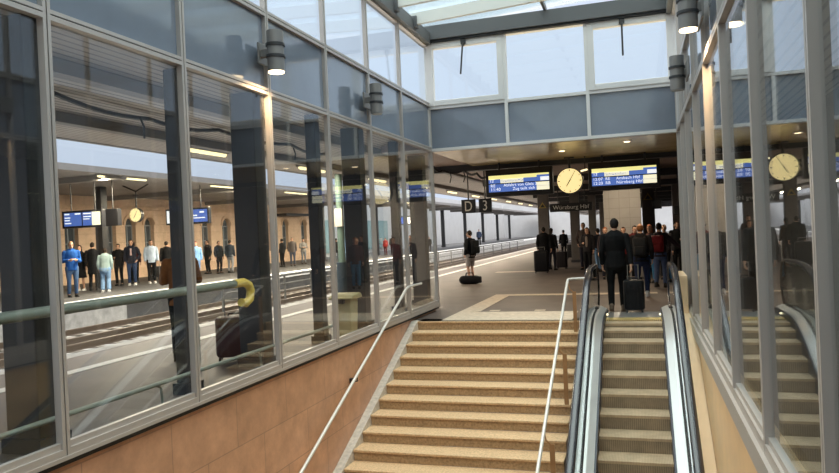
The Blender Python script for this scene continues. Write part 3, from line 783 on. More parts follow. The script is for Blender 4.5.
# suitcases and bags
def suitcase(x, y, rz, w, d, h, col, label, grp='rolling suitcases', handle=.35, z=0., tilt=0., ribs=True):
    t = thing('suitcase', label, 'suitcase', (x, y, z), rz, grp)
    if tilt: t.rotation_euler = (tilt, 0, rz)
    m = MB(); m.rbox(-w/2, w/2, -d/2, d/2, .05, h, min(w, d)*.28, 0, 4)
    if ribs:
        for k in range(5):
            xx = -w*.36 + w*.72*k/4
            m.box(xx-.012, xx+.012, -d/2-.006, d/2+.006, .10, h-.08)
    c = cmat(col, .5, .1)
    sh = m.build('shell', c, t, smooth=35, local=True)
    m = MB(); m.box(-w/2-.004, w/2+.004, -.006, .006, .09, h-.06); m.build('zip_band', M['black'], sh, local=True)
    m = MB(); q = w*.26; m.tube([(-q, d*.3, h-.03), (-q, d*.3, h+handle), (q, d*.3, h+handle), (q, d*.3, h-.03)], .011, 0, 8); m.build('pull_handle', M['lampbody'], t, smooth=40, local=True)
    m = MB(); m.tube([(-.08, 0, h-.01), (-.07, 0, h+.035), (.07, 0, h+.035), (.08, 0, h-.01)], .012, 0, 8); m.build('carry_handle', M['black'], t, smooth=40, local=True)
    for sx in (-1, 1):
        for sy in (-1, 1):
            m = MB(); m.disc((sx*(w/2-.05), sy*(d/2-.04), .03), .03, 'x', .03, 0, 12); m.build('wheel', M['black'], t, smooth=40, local=True)
    return t
def backpack(person, col, label, sc_=1., strapcol=(.01,.01,.012), lean=0.):
    x, y = person.location[0], person.location[1]
    t = thing('backpack', label, 'backpack', (x, y, 0), person.rotation_euler[2], 'backpacks on travellers'); t.scale = person.scale
    b = -.135; s = sc_
    m = MB(); m.rbox(-.16*s, .16*s, b-.17*s, b-.015, .98, 1.43, .06, 0, 4); bg_ = m.build('bag', cmat(col, .7), t, smooth=40, local=True)
    m = MB(); m.rbox(-.12*s, .12*s, b-.22*s, b-.14*s, 1.01, 1.22, .035, 0, 4); m.build('front_pocket', cmat(tuple(c*.8 for c in col), .7), bg_, smooth=40, local=True)
    for q in (-1, 1):
        m = MB(); m.tube([(q*.10, b-.03, 1.42), (q*.115, b+.06, 1.475), (q*.125, .06, 1.45), (q*.135, .135, 1.33), (q*.16, .10, 1.15), (q*.18, b, 1.03)], .024, 0, 8, ry=.012); m.build('strap', cmat(strapcol, .8), t, smooth=40, local=True)
    m = MB(); m.tube([(-.04, b-.05, 1.42), (-.03, b-.05, 1.47), (.03, b-.05, 1.47), (.04, b-.05, 1.42)], .008, 0, 6); m.build('grab_loop', cmat(strapcol, .8), t, smooth=40, local=True)
    return t

# ------------------------------------------------------------------ people
PENDING = []
def soft(mb, name, m, parent, vox, sm=3):
    o = mb.build(name, m, parent, local=True)
    r = o.modifiers.new('r', 'REMESH'); r.mode = 'VOXEL'; r.voxel_size = vox; r.use_smooth_shade = True
    s = o.modifiers.new('s', 'SMOOTH'); s.factor = .5; s.iterations = sm
    PENDING.append(o); return o
ARM = {  # elbow, wrist offsets for the right side (x mirrored for the left)
    'down': ((.235, -.03, 1.13), (.245, .04, .885)),
    'phone': ((.235, -.03, 1.13), (.11, .22, 1.17)),
    'pocket': ((.285, -.07, 1.14), (.20, .06, .95)),
    'pull': ((.24, -.09, 1.13), (.27, -.17, .88)),
    'out': ((.36, .03, 1.22), (.56, .12, 1.06)),
    'ear': ((.26, .10, 1.20), (.13, .13, 1.47)),
    'cross': ((.24, .03, 1.15), (.02, .20, 1.17)),
    'rail': ((.25, .14, 1.18), (.22, .36, 1.06)),
}
SKIN = (.55, .32, .22)
def person(x, y, head, H, label, top=(.02,.02,.022), legs=(.02,.025,.05), shoe=(.02,.02,.02), hair=(.03,.02,.015), skin=SKIN, R='down', L='down', stride=0.,
           hem=.84, legtype='long', hairtype='short', collar=None, width=1., lean=0., turn=0., near=False, shirt=None, group='people on the platform', z=0., hood=False, sleeve=True):
    k = H/1.75
    t = thing('person', label, 'person', (x, y, z), math.radians(head), group); t.scale = (k, k, k)
    vb = .0075 if near else .013
    vc = .011 if near else .017
    W_ = width
    ln = math.tan(math.radians(lean))
    def up(p):   # lean the upper body forward about the hips
        return Vector((p[0]*(1), p[1] + max(0, p[2]-.93)*ln, p[2]))
    sk = {}
    for s, nm in ((1, 'r'), (-1, 'l')):
        fy = stride*s*.5
        hip = Vector((s*.088*W_, 0, .92)); ank = Vector((s*.095*W_, fy - .02, .085 + (0.03 if fy < -.05 else 0)))
        knee = (hip+ank)/2 + Vector((0, .05 + abs(fy)*.10, .03))
        a = ARM[R if s > 0 else L]
        sho = up((s*.175*W_, -.01, 1.415)); el = up((s*a[0][0]*(.4+.6*W_), a[0][1], a[0][2])); wr = up((s*a[1][0], a[1][1], a[1][2]))
        sk[s] = (hip, knee, ank, sho, el, wr)
    nb, hd = up((0, -.01, 1.46)), up((0, .015, 1.635))
    tr = Matrix.Rotation(math.radians(turn), 3, 'Z')
    def hp(p): return hd + tr @ Vector(p)
    # --- body
    b = MB()
    b.bone(up((0, 0, .95)), up((0, .0, 1.12)), .145*W_, .125*W_, .70); b.bone(up((0,0,1.12)), up((0,-.005,1.34)), .13*W_, .155*W_, .66)
    b.bone(up((-.11*W_, -.01, 1.39)), up((.11*W_, -.01, 1.39)), .062, .062)
    b.bone(nb, hd + Vector((0,-.02,-.06)), .055, .052)
    b.ell(hp((0, -.005, .02)), (.074, .094, .103)); b.ell(hp((0, .028, -.055)), (.054, .062, .058))
    b.bone(hp((0, .088, .012)), hp((0, .104, -.018)), .009, .014, 1., seg=8)
    for s in (1, -1): b.ell(hp((s*.076, -.012, -.005)), (.010, .020, .030), seg=8, rings=6)
    for s in (1, -1):
        hip, knee, ank, sho, el, wr = sk[s]
        b.bone(hip, knee, .080, .055); b.bone(knee, ank, .053, .036)
        b.bone(ank + Vector((0, -.03, -.03)), ank + Vector((0, .15, -.045)), .036, .030, .8)
        b.bone(sho, el, .050, .040); b.bone(el, wr, .040, .027)
        d = (wr-el).normalized(); palm = wr + d*.055
        inw = Vector((-s, .25, 0)); inw = (inw - d*inw.dot(d)).normalized(); side = d.cross(inw).normalized()
        if side.y < 0: side = -side
        b.bone(wr, palm + d*.02, .024, .036, .45, side)
        for q, (off, L_) in enumerate(((-.027, .058), (-.009, .072), (.009, .076), (.027, .066))):
            r0 = palm + side*off + d*.015
            k1 = r0 + d*(L_*.55) + inw*.012; k2 = k1 + d*(L_*.38) + inw*.030
            b.bone(r0, k1, .0095, .0085, seg=8); b.bone(k1, k2, .0085, .0072, seg=8)
        th = wr + d*.03 + side*.026
        k1 = th + d*.028 + side*.020 + inw*.012; k2 = k1 + d*.032 + inw*.014
        b.bone(th, k1, .012, .0105, seg=8); b.bone(k1, k2, .0105, .009, seg=8)
    body = soft(b, 'body', cmat(skin, .55, .06), t, vb, 2)
    # --- eyes, mouth when the face is turned towards the photo
    face_dir = (head + turn) % 360
    if 70 < face_dir < 290:
        for s in (1, -1):
            m = MB(); m.ell(hp((s*.030, .083, .012)), (.013, .009, .008), seg=10, rings=6); m.build('eye', cmat((.05,.04,.035), .3), body, smooth=True, local=True)
        m = MB(); m.ell(hp((0, .087, -.060)), (.023, .007, .007), seg=10, rings=6); m.build('mouth', cmat((.32,.12,.10), .5), body, smooth=True, local=True)
    # --- trousers / shorts / skirt
    c = MB()
    c.bone(up((0, 0, 1.02)), Vector((0, -.012, .90)), .155*W_, .165*W_, .74)
    if legtype == 'dress':
        c.bone((0, 0, 1.0), (0, 0, .50), .15*W_, .21*W_, .8, e1=False)
    for s in (1, -1):
        hip, knee, ank, sho, el, wr = sk[s]
        if legtype == 'dress': continue
        if legtype == 'shorts':
            c.bone(hip, knee.lerp(hip, .10), .098*W_, .088*W_, e1=False)
        elif legtype == 'wide':
            c.bone(hip, knee, .100*W_, .085); c.bone(knee, ank.lerp(knee, .02), .085, .085, e1=False)
        else:
            c.bone(hip, knee, .098*W_, .070); c.bone(knee, ank.lerp(knee, .04), .068, .056, e1=False)
    soft(c, 'dress' if legtype == 'dress' else 'trousers' if legtype != 'shorts' else 'shorts', cmat(legs, .85), t, vc, 3)
    # --- jacket
    c = MB()
    c.bone(up((0, 0, hem)), up((0, 0, 1.12)), .185*W_ if hem < .8 else .178*W_, .158*W_, .76, e0=False); c.bone(up((0, 0, 1.12)), up((0, -.008, 1.35)), .160*W_, .180*W_, .70)
    c.bone(up((-.115*W_, -.012, 1.395)), up((.115*W_, -.012, 1.395)), .078, .078)
    c.bone(nb + Vector((0, 0, -.05)), nb + Vector((0, 0, .025)), .085, .070, e1=False)
    if hood: c.ell(nb + Vector((0, -.075, .01)), (.11, .075, .07))
    for s in (1, -1):
        hip, knee, ank, sho, el, wr = sk[s]
        c.bone(sho, el, .070, .058)
        if sleeve: c.bone(el, wr.lerp(el, .06), .057, .044, e1=False)
    jk = soft(c, 'jacket', cmat(top, .8), t, vc, 3)
    if shirt:
        m = MB(); m.bone(up((0, .098, 1.0)), up((0, .108, 1.38)), .05, .045, .5); m.build('shirt', cmat(shirt, .8), jk, smooth=True, local=True)
    # --- shoes
    for s in (1, -1):
        ank = sk[s][2]; m = MB()
        zz = ank.z - .085
        m.bone((ank.x, ank.y-.04, zz+.045), (ank.x, ank.y+.15, zz+.040), .045, .040, .95, seg=12); m.bone((ank.x, ank.y-.03, zz+.05), (ank.x, ank.y-.02, zz+.105), .044, .046, 1.)
        m.box(ank.x-.042, ank.x+.042, ank.y-.08, ank.y+.185, zz, zz+.022)
        m.build('shoe', cmat(shoe, .6), t, smooth=40, local=True)
    # --- hair
    if hairtype != 'bald':
        m = MB()
        if hairtype == 'cap':
            m.ell(hp((0, -.008, .055)), (.086, .106, .085), keep=lambda q: q.z > -.02); m.bone(hp((0, .08, .05)), hp((0, .15, .045)), .06, .045, .15)
        else:
            m.ell(hp((0, -.012, .022)), (.081, .100, .110), keep=lambda q: (q.z > -.045 or (q.y < -.03 and q.z > -.085)) and (q.y < .04 or q.z > .05) if hairtype != 'thin' else q.z < .06 and q.y < .02 and q.z > -.08)
            if hairtype == 'long':
                m.bone(hp((0, -.06, .02)), hp((0, -.075, -.20)), .078, .070, .55)
            if hairtype == 'bun': m.ell(hp((0, -.10, .07)), (.045, .045, .045))
        m.build('hair', cmat(hair, .7), t, smooth=True, local=True)
    return t

DK = (.006, .006, .007); JN = (.035, .055, .115)
# people by the escalator head
pA = person(-.47, 13.42, 2, 1.72, 'large man in black jacket and black trousers stepping off the escalator', top=(.0035,.0035,.004), legs=(.0035,.0035,.004), hair=(.012,.010,.009), R='pull', L='down', stride=.16, width=1.12, near=True, shoe=(.10,.07,.05))
suitcase(-.17, 13.30, math.radians(4), .36, .26, .60, (.006,.006,.007), 'black soft suitcase pulled by the large man at the escalator head', handle=.26)
pB = person(-.02, 16.2, -6, 1.60, 'man with thin ginger hair, dark jacket and navy trousers wearing a black backpack', top=(.007,.007,.009), legs=(.012,.018,.045), hair=(.16,.07,.03), hairtype='thin', R='down', L='down', stride=.22, width=1.08, near=True, shoe=(.45,.45,.45))
backpack(pB, (.010, .011, .013), 'black backpack on the man with thin ginger hair')
pC = person(.42, 18.3, -14, 1.60, 'woman in dark jacket and blue jeans holding one arm out beside the escalator handrail', top=(.025,.015,.02), legs=(.05,.075,.15), hair=(.02,.014,.012), R='out', L='down', stride=.2, hairtype='short', near=True)
backpack(pC, (.14, .010, .013), 'red backpack on the woman holding one arm out')
person(.22, 19.9, 160, 1.56, 'red-haired person in light blue trousers half hidden behind the man with the backpack', top=(.12,.05,.04), legs=(.08,.24,.42), hair=(.35,.12,.06), hairtype='long')
person(1.02, 22.4, 190, 1.62, 'person in dark coat cut off by the edge of the glass wall', top=DK, legs=DK, hair=(.05,.03,.02), L='phone')
person(-1.72, 23.9, 165, 1.55, 'woman in dark jacket facing the stairs with a pale bag strap', top=(.02,.018,.02), legs=DK, hair=(.05,.03,.02), hairtype='long', R='phone', shirt=(.25,.2,.17))
person(-2.02, 26.3, 170, 1.72, 'tall man in brown-grey jacket behind the woman facing the stairs', top=(.06,.045,.04), legs=(.02,.02,.03), hair=(.10,.07,.05), R='pocket')
person(-1.02, 21.5, 185, 1.54, 'ginger-haired person in a dark coat beside the tiled shaft', top=(.03,.02,.022), legs=(.02,.02,.03), hair=(.30,.10,.04))
person(-1.42, 24.8, 30, 1.5, 'person in pale blue jeans and dark top left of the man on the escalator', top=(.018,.02,.03), legs=(.14,.24,.38), hair=(.02,.015,.012), stride=.15)
person(-.50, 21.4, 175, 1.52, 'person in burgundy jacket standing in front of the tiled shaft', top=(.10,.012,.016), legs=DK, hair=(.06,.03,.02))
person(-.18, 21.2, 200, 1.55, 'person in dark red hooded jacket close to the tiled shaft', top=(.085,.014,.014), legs=DK, hair=(.02,.014,.01), hood=True)
person(.62, 21.0, 170, 1.54, 'pale-faced person in grey jacket between the red backpack and the glass wall', top=(.05,.045,.05), legs=DK, hair=(.32,.2,.12))
# couple with suitcases
person(-3.42, 25.9, 8, 1.62, 'person in black jacket with yellow waist bag standing behind a large black suitcase', top=(.006,.006,.007), legs=DK, hair=(.015,.012,.01), R='pull', width=1.2)
person(-3.22, 26.5, -20, 1.58, 'slim person in black beside the owner of the large black suitcase', top=DK, legs=(.02,.02,.03), hair=(.02,.014,.01), hairtype='long', stride=.12)
suitcase(-3.44, 25.1, math.radians(5), .50, .32, .80, (.007,.007,.009), 'large black suitcase standing in front of the couple on the platform', handle=.12)
person(-3.78, 36.2, 10, 1.45, 'small dark figure walking away in the distance beyond the couple', top=DK, legs=DK, hair=(.02,.015,.012), stride=.25)
suitcase(-3.35, 35.8, 0, .5, .3, .70, (.014,.013,.014), 'black suitcase beside the small dark figure in the distance', handle=.3)
suitcase(-2.95, 27.3, math.radians(-8), .42, .26, .66, (.02,.016,.018), 'medium dark suitcase beside the slim person in black', handle=.2)
# man with shorts at the left
pL = person(-5.06, 21.1, 60, 1.62, 'man in black jacket and pale shorts standing over a black duffel bag', top=(.010,.011,.014), legs=(.33,.30,.29), hair=(.03,.02,.015), legtype='shorts', skin=(.50,.30,.22), L='pocket', R='down', turn=70, near=True)
backpack(pL, (.008, .009, .011), 'black backpack on the man in pale shorts')
t = thing('duffel_bag', 'black duffel bag lying at the feet of the man in pale shorts', 'bag', (-5.02, 20.72, 0), math.radians(8))
m = MB(); m.bone((-.20, 0, .13), (.20, 0, .13), .13, .13, .95, (0,0,1)); m.build('bag', cmat((.010,.010,.012), .8), t, smooth=True, local=True)
for q in (-1, 1):
    m = MB(); m.tube([(-.12, q*.10, .22), (-.10, q*.06, .34), (.10, q*.06, .34), (.12, q*.10, .22)], .012, 0, 8); m.build('handle', cmat((.015,.015,.017), .8), t, smooth=40, local=True)
m = MB(); m.rbox(.16, .36, -.11, .11, .03, .23, .05); m.build('end_pocket', cmat((.012,.012,.014), .8), t, smooth=40, local=True)
# brown coat person behind glass
person(-6.15, 8.30, 35, 1.68, 'person in brown coat and dark trousers leaning by the pipe barrier behind the glass', top=(.25,.10,.035), legs=(.014,.014,.016), hair=(.03,.02,.015), hem=.80, R='cross', L='cross', near=True, width=1.05, group='people behind the glass wall')
suitcase(-5.36, 8.36, math.radians(28), .50, .28, .60, (.085,.028,.028), 'dark red suitcase standing behind the glass by the wide dark column', handle=.22)
o = MB(); o.rbox(-5.83, -5.62, 7.72, 7.98, 0, .55, .06, 0, 4); o = o.build('tote_bag', cmat((.45,.46,.45), .8), None, smooth=40); tag(o, 'pale grey tote bag standing beside the dark red suitcase', 'bag')

# far platform crowd
FG = 'people waiting on the far platform'
BLU = (.018, .09, .33)
far = [
 (-18.14, 18.75, 235, 1.78, dict(label='man in bright blue jacket and jeans looking at his phone on the far platform', top=BLU, legs=(.07,.12,.22), hair=(.25,.15,.09), R='phone', L='phone')),
 (-20.3, 21.4, 200, 1.66, dict(label='dark-haired woman in black dress with white shoes on the far platform', top=DK, legs=DK, legtype='dress', hair=(.012,.01,.01), hairtype='long', shoe=(.6,.6,.58))),
 (-19.75, 21.45, 30, 1.74, dict(label='man in long black coat beside the woman in pale teal jacket', top=DK, legs=DK, hair=(.02,.014,.01), hem=.6)),
 (-18.45, 20.61, 28, 1.52, dict(label='woman in pale teal jacket and light jeans seen from behind', top=(.25,.33,.33), legs=(.17,.28,.45), hair=(.03,.02,.015), legtype='wide', shoe=(.55,.55,.55), width=1.2, lean=6)),
 (-20.6, 23.8, 200, 1.66, dict(label='person in black coat between the teal jacket and the white-shirted man', top=DK, legs=DK, hair=(.02,.015,.01), R='phone')),
 (-20.0, 23.85, 212, 1.80, dict(label='man in dark open jacket over pale shirt with white shoes', top=(.012,.014,.025), legs=(.03,.05,.11), hair=(.02,.014,.01), shirt=(.5,.35,.34), shoe=(.65,.65,.63), L='pocket')),
 (-20.75, 24.9, 20, 1.70, dict(label='person in dark maroon top just behind the man in the open jacket', top=(.05,.012,.015), legs=DK, hair=(.02,.012,.01), hairtype='long')),
 (-19.75, 24.75, 228, 1.76, dict(label='person in white and blue shirt and dark trousers on the far platform', top=(.42,.50,.62), legs=DK, hair=(.02,.015,.012), shoe=(.6,.6,.6))),
 (-19.55, 25.5, 40, 1.68, dict(label='person in black jacket turned towards the blue and white shirt', top=DK, legs=(.02,.02,.03), hair=(.015,.012,.01), hood=True)),
 (-20.1, 26.3, 235, 1.58, dict(label='blond person in beige top by the slim dark column', top=(.35,.25,.18), legs=(.05,.05,.06), hair=(.55,.38,.2), hairtype='long')),
 (-18.59, 26.22, 225, 1.62, dict(label='red-haired person in light blue denim top seen past the window frame', top=(.14,.27,.48), legs=(.10,.17,.32), hair=(.10,.03,.02), hairtype='long', R='ear')),
 (-20.6, 31.0, 250, 1.60, dict(label='person in black hoodie in the group left of the wide dark column', top=DK, legs=DK, hair=DK, hood=True)),
 (-20.2, 31.4, 5, 1.62, dict(label='man with pale grey trousers and dark backpack-like vest in the far group', top=(.035,.045,.06), legs=(.25,.25,.26), hair=(.03,.02,.012), width=1.1)),
 (-19.4, 31.8, 190, 1.5, dict(label='person in white jacket at the edge of the far group', top=(.5,.5,.5), legs=DK, hair=(.02,.02,.015))),
 (-21.4, 31.2, 160, 1.66, dict(label='person in charcoal coat at the back of the far group', top=(.02,.02,.022), legs=DK, hair=(.03,.02,.015), hem=.7)),
 (-19.9, 36.34, 80, 1.57, dict(label='person in black with black trousers under the awning', top=DK, legs=DK, hair=DK, width=1.1)),
 (-19.73, 37.26, 215, 1.62, dict(label='person in dark striped top and grey trousers under the awning', top=(.09,.075,.07), legs=(.06,.07,.10), hair=(.04,.02,.015))),
 (-20.22, 39.64, 220, 1.51, dict(label='person in grey jacket with crossed arms under the awning', top=(.20,.19,.18), legs=(.16,.17,.19), hair=(.1,.06,.04), R='cross', L='cross')),
 (-19.11, 39.06, 40, 1.45, dict(label='person in long black coat beside the slim dark column', top=DK, legs=DK, hair=DK, hem=.55)),
 (-18.62, 41.1, 20, 1.45, dict(label='dark-clothed person left of the green mast', top=DK, legs=DK, hair=DK)),
 (-17.61, 40.53, 190, 1.52, dict(label='person in pale blue overalls right of the green mast', top=(.25,.42,.68), legs=(.25,.42,.68), hair=(.03,.02,.015))),
 (-19.28, 51.9, 170, 1.3, dict(label='person in red top under the reflected clock', top=(.30,.03,.03), legs=(.12,.03,.03), hair=DK)),
 (-18.47, 51.3, 30, 1.48, dict(label='dark figure beside the person in red', top=DK, legs=DK, hair=DK)),
 (-17.29, 52.2, 100, 1.42, dict(label='dark figure by the last pane of the glass wall', top=DK, legs=DK, hair=DK)),
 (-16.6, 54.2, 120, 1.8, dict(label='dark figure waiting on the far platform just past the glass wall', top=DK, legs=DK, hair=DK)),
 (-17.2, 57.0, 200, 1.2, dict(label='short dark figure beyond the glass wall on the far platform', top=DK, legs=DK, hair=DK)),
 (-16.6, 73.6, 180, 1.65, dict(label='figure in blue-grey jacket on the far platform right of the man in shorts', top=(.05,.07,.12), legs=DK, hair=DK)),
]
for x, y, hd_, H, kw in far:
    kw.setdefault('width', 1.1); person(x, y, hd_, H*1.04, group=FG, **kw)
t = thing('luggage_trolley', 'dark luggage cart among the crowd on the far platform', 'cart', (-21.3, 27.0, 0))
m = MB(); m.rbox(-21.75, -21.15, 27.15, 27.75, .12, .62, .06); m.build('bag', M['black'], t)
m = MB(); m.tube([(-21.7, 27.1, .1), (-21.7, 27.1, 1.0), (-21.2, 27.1, 1.0), (-21.2, 27.1, .1)], .015, 0, 8); m.build('frame', M['lampbody'], t, smooth=40)
for x in (-21.7, -21.2):
    for y in (27.2, 27.7):
        m = MB(); m.disc((x, y, .06), .06, 'x', .03, 0, 12); m.build('wheel', M['black'], t)

# bake the soft bodies and clothes
dg = bpy.context.evaluated_depsgraph_get()
for o in PENDING:
    ev = o.evaluated_get(dg)
    me = bpy.data.meshes.new_from_object(ev, depsgraph=dg)
    mm = o.data.materials[0]; o.modifiers.clear(); me.name = o.name
    old = o.data; o.data = me; me.materials.clear(); me.materials.append(mm)
    me.polygons.foreach_set('use_smooth', [True]*len(me.polygons))
    me.polygons.foreach_set('material_index', [0]*len(me.polygons))

for o in TEXTS:
    me = bpy.data.meshes.new_from_object(o.evaluated_get(dg), depsgraph=dg)
    n = bpy.data.objects.new('lettering', me); COL.objects.link(n); n.parent = o.parent
    n.location = o.location; n.rotation_euler = o.rotation_euler; n.scale = o.scale
    bpy.data.objects.remove(o)

# ------------------------------------------------------------------ far platform fittings
for k in range(10):
    y = 22.6 + 10*k
    column(-20.3, y, .34, .34, 4.0, ['dark column of the far canopy behind the blue display', 'dark column of the far canopy by the wide dark steel column', 'dark column of the far canopy by the awning'][k] if k < 3 else 'dark column in the row of far canopy columns beyond the awning', M['dark'], 'far canopy columns')
def far_board(x0, x1, y, za, zb, label, parts, zt=4.02):
    t = thing('departure_display', label, 'departure display', ((x0+x1)/2, y, za), group='displays over the far platform')
    m = MB(); m.rbox(x0, x1, y, y+.2, za, zb, .02); m.build('housing', M['black'], t)
    m = MB(); w = x1-x0
    for a, b, q in parts: m.box(x0+w*a, x0+w*b, y-.006, y+.01, za+.07, zb-.07, q)
    m.build('screen', [M['blue'], M['white_e'], M['cream_e']], t)
    return t, w
t, w = far_board(-19.2, -17.5, 19.5, 2.32, 2.92, 'blue and white departure display over the crowd on the far platform', [(.06,.50,0),(.53,.76,0),(.76,.97,2)])
m = MB()
for a, b, c_, d in ((.08,.20,2.78,2.83),(.34,.48,2.78,2.83),(.08,.22,2.66,2.70),(.08,.21,2.57,2.61),(.08,.24,2.47,2.51),(.55,.74,2.78,2.82),(.55,.74,2.68,2.71),(.55,.70,2.60,2.63)):
    m = MB(); m.box(-19.2+w*a, -19.2+w*b, 19.485, 19.495, c_, d); m.build('lettering', M['white_e'], t)
for a in (.2, .8):
    m = MB(); m.tube([(-19.2+w*a, 19.6, 2.9), (-19.2+w*a, 19.6, 4.02)], .02, 0, 8); m.build('hanger', M['dark'], t)
t = thing('departure_display', 'dark blank back of a display beside the blue and white one', 'departure display', (-17.3, 20.2, 2.3), group='displays over the far platform')
m = MB(); m.rbox(-18.12, -17.52, 20.3, 20.5, 2.36, 2.96, .02); m.build('housing', M['black'], t)
m = MB(); m.tube([(-17.8, 20.4, 2.95), (-17.8, 20.4, 4.02)], .02, 0, 8); m.build('hanger', M['dark'], t)
t, w = far_board(-19.05, -16.95, 24.9, 2.42, 3.08, 'blue departure display over the far platform partly behind the slim dark column', [(.03,.14,1),(.62,.97,0)])
m = MB()
for a, b, c_, d in ((.80,.90,2.86,2.93),(.64,.74,2.74,2.79),(.64,.92,2.64,2.68)):
    m = MB(); m.box(-19.05+w*a, -19.05+w*b, 24.885, 24.895, c_, d); m.build('lettering', M['white_e'], t)
for a in (.2, .8):
    m = MB(); m.tube([(-19.05+w*a, 25.0, 3.05), (-19.05+w*a, 25.0, 4.02)], .02, 0, 8); m.build('hanger', M['dark'], t)
clock(-18.9, 22.95, 2.82, .27, 'round yellow station clock hanging over the far platform', M['clockface_far'], 3.6)
t = thing('clock_hanger', 'dark forked hanger above the far platform clock', 'hanger', (-18.9, 22.95, 3.6))
m = MB(); m.tube([(-18.9, 22.95, 3.6), (-18.9, 22.95, 3.75), (-19.5, 22.95, 4.01)], .03, 0, 8); m.tube([(-18.9, 22.95, 3.75), (-18.3, 22.95, 4.01)], .03, 0, 8); m.build('fork', M['dark'], t)
t = thing('departure_display', 'small blue lit display far along the far platform past the glass wall', 'departure display', (-17.2, 52, 2.5), group='displays over the far platform')
m = MB(); m.box(-18.6, -16.8, 52, 52.2, 2.3, 3.0); m.build('housing', M['black'], t)
m = MB(); m.box(-18.5, -17.6, 51.99, 52.0, 2.4, 2.9, 0); m.box(-17.55, -16.9, 51.99, 52.0, 2.4, 2.9, 1); m.build('screen', [M['blue'], M['white_e']], t)
m = MB(); m.tube([(-17.7, 52.1, 3.0), (-17.7, 52.1, 4.02)], .03, 0, 8); m.build('hanger', M['dark'], t)

# ------------------------------------------------------------------ station building
bx = -24.4
bd = thing('station_building', 'sandstone station building with arched windows behind the far platform', 'building', (bx, 30, 0))
wins = [(14.2,15.0,'r'),(16.6,17.4,'r'),(18.6,19.3,'a'),(20.1,20.8,'a'),(22.4,23.2,'r'),(24.9,25.7,'r'),(27.3,28.1,'r'),(28.75,29.5,'a'),(30.15,30.9,'a'),(32.6,33.4,'r'),(35.1,36.0,'a'),(37.2,38.1,'a'),(40.0,40.8,'r'),(42.2,43.0,'r'),(44.7,45.6,'a'),(47.6,48.5,'a')]
YA, YZ = 5, 50
m = MB(); prev = YA; zb_, zt_, top = .85, 3.05, 5.2
for a, b, k in wins:
    m.box(bx-.5, bx, prev, a, 0, top); prev = b
    m.box(bx-.5, bx, a, b, 0, zb_)
    if k == 'r': m.box(bx-.5, bx, a, b, zt_-.25, top)
    else:
        r = (b-a)/2; c = (a+b)/2; zc = zt_-r
        pts = [(a, top), (a, zc)] + [(c - r*math.cos(PI*j/10), zc + r*math.sin(PI*j/10)) for j in range(1, 10)] + [(b, zc), (b, top)]
        m.prism(pts, 'x', bx-.5, bx)
m.box(bx-.5, bx, prev, YZ, 0, top)
m.build('wall', M['sand'], bd)
m = MB(); m.box(bx, bx+.08, YA, YZ, 0, .5); m.build('plinth', M['sandtrim'], bd)
m = MB(); m.box(bx, bx+.12, YA, YZ, 3.42, 3.62); m.build('cornice', M['sandtrim'], bd)
for a, b, k in wins:
    f = MB(); c = (a+b)/2; zt = zt_-.25 if k == 'r' else zt_-(b-a)/2
    X = bx-.28
    f.box(X, X+.06, a, a+.06, zb_, zt); f.box(X, X+.06, b-.06, b, zb_, zt); f.box(X, X+.06, c-.025, c+.025, zb_, zt); f.box(X, X+.06, a, b, zb_, zb_+.06); f.box(X, X+.06, a, b, zt-.06, zt)
    f.box(X, X+.06, a, b, (zb_+zt)/2-.02, (zb_+zt)/2+.02)
    w = f.build('window', M['bframe'], bd)
    g = MB()
    if k == 'a':
        r = (b-a)/2; pts = [(a, zb_), (a, zt)] + [(c - r*math.cos(PI*j/10), zt + r*math.sin(PI*j/10)) for j in range(1, 10)] + [(b, zt), (b, zb_)]
        g.prism(pts, 'x', X+.01, X+.03)
        q = MB(); R0, R1 = r+.02, r+.16
        pts = [(c - R1*math.cos(PI*j/12), zt + R1*math.sin(PI*j/12)) for j in range(13)] + [(c + R0*math.cos(PI*j/12), zt + R0*math.sin(PI*j/12)) for j in range(13)]
        q.prism(pts, 'x', bx-.01, bx+.06); q.build('arch_moulding', M['sandtrim'], bd)
    else: g.box(X+.01, X+.03, a, b, zb_, zt)
    g.build('pane', M['bwin'], w)
mb = MB(); mb.box(bx+.0, bx+1.0, 43.6, 47.2, 3.24, 3.41); o = mb.build('awning', M['dark']); tag(o, 'dark awning on the sandstone building behind the far crowd', 'awning')
an = thing('annex_building', 'pale plastered annex with glazed shop fronts beyond the sandstone building', 'building', (bx, 80, 0))
m = MB(); m.box(bx-.6, bx, 50, 130, 0, 6.0); m.build('wall', M['annex'], an)
for k in range(5):
    y = 51 + 3.2*k; m = MB(); m.box(bx-.02, bx+.06, y, y+2.6, .3, 3.0); m.build('shop_window', M['teal'], an)
mb = MB(); mb.box(-30, 20, 131, 132, 0, 7); o = mb.build('distant_building', M['annex']); tag(o, 'pale distant building closing the view along the tracks', 'building')
# right side beyond the platform
mb = MB(); mb.box(3.3, 16, -10, 130, -1.0, -.8); struct('floor_right', mb, M['ground'])
mb = MB(); mb.box(12, 13, 10, 130, -.8, 3.2); o = mb.build('parked_train', M['far_white']); 
mt = thing('train', 'pale train standing far beyond the escalator-side glass', 'train', (12.5, 70, -.8)); o.name = 'carriage'; o.parent = mt; o.location = (-12.5, -70, .8)
m = MB(); m.box(11.97, 12.0, 12, 128, 1.2, 2.2); m.build('window_band', M['bwin'], mt)
mb = MB(); mb.box(-60, -15.9, -30, 160, -1.6, -1.2); mb.box(3.3, 60, -30, 160, -1.6, -1.2); struct('ground', mb, M['ground'])

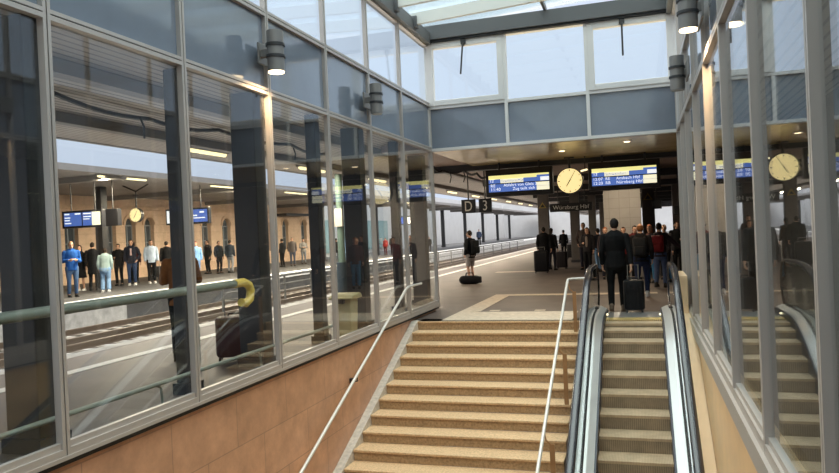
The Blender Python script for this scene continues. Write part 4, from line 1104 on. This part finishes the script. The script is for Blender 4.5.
# ------------------------------------------------------------------ world: overcast sky, brighter overhead
w = bpy.data.worlds.new('overcast'); sc.world = w; w.use_nodes = True
nt = w.node_tree; nt.nodes.clear()
out = nt.nodes.new('ShaderNodeOutputWorld'); bg = nt.nodes.new('ShaderNodeBackground')
tc = nt.nodes.new('ShaderNodeTexCoord'); sx = nt.nodes.new('ShaderNodeSeparateXYZ'); rp = nt.nodes.new('ShaderNodeValToRGB')
nt.links.new(tc.outputs['Generated'], sx.inputs[0]); nt.links.new(sx.outputs[2], rp.inputs[0]); nt.links.new(rp.outputs[0], bg.inputs[0]); nt.links.new(bg.outputs[0], out.inputs[0])
e = rp.color_ramp.elements
e[0].position = 0.0; e[0].color = (.30, .30, .30, 1)
e[1].position = 1.0; e[1].color = (7.0, 6.8, 6.6, 1)
for p, c in ((.01, (.66, .74, .90, 1)), (.48, (.72, .82, 1.0, 1)), (.66, (4.4, 4.4, 4.4, 1))):
    q = e.new(p); q.color = c
bg.inputs[1].default_value = 1.0

# ------------------------------------------------------------------ camera
yaw, pitch, roll = .3066266, -.0050215, -.0446704
cam = bpy.data.cameras.new('camera'); co = bpy.data.objects.new('camera', cam); COL.objects.link(co)
cam.sensor_fit = 'HORIZONTAL'; cam.sensor_width = 36; cam.lens = 700/839*36; cam.clip_end = 500; cam.clip_start = .05
F = Vector((-math.sin(yaw)*math.cos(pitch), math.cos(yaw)*math.cos(pitch), math.sin(pitch)))
Rt = Vector((math.cos(yaw), math.sin(yaw), 0)); U = Rt.cross(F)
R2 = math.cos(roll)*Rt + math.sin(roll)*U; U2 = -math.sin(roll)*Rt + math.cos(roll)*U
mx = Matrix((R2, U2, -F)).transposed().to_4x4(); mx.translation = (0, 0, 1.62)
co.matrix_world = mx
sc.camera = co
vs_ = sc.view_settings
sc.display_settings.display_device = 'sRGB'
vs_.view_transform = 'Standard'; vs_.look = 'None'; vs_.gamma = 1; vs_.exposure = 0.04; vs_.use_curve_mapping = False
try:
    sc.cycles.use_denoising = True
    sc.cycles.max_bounces = 10; sc.cycles.transparent_max_bounces = 24; sc.cycles.glossy_bounces = 5; sc.cycles.sample_clamp_indirect = 6
except Exception: pass
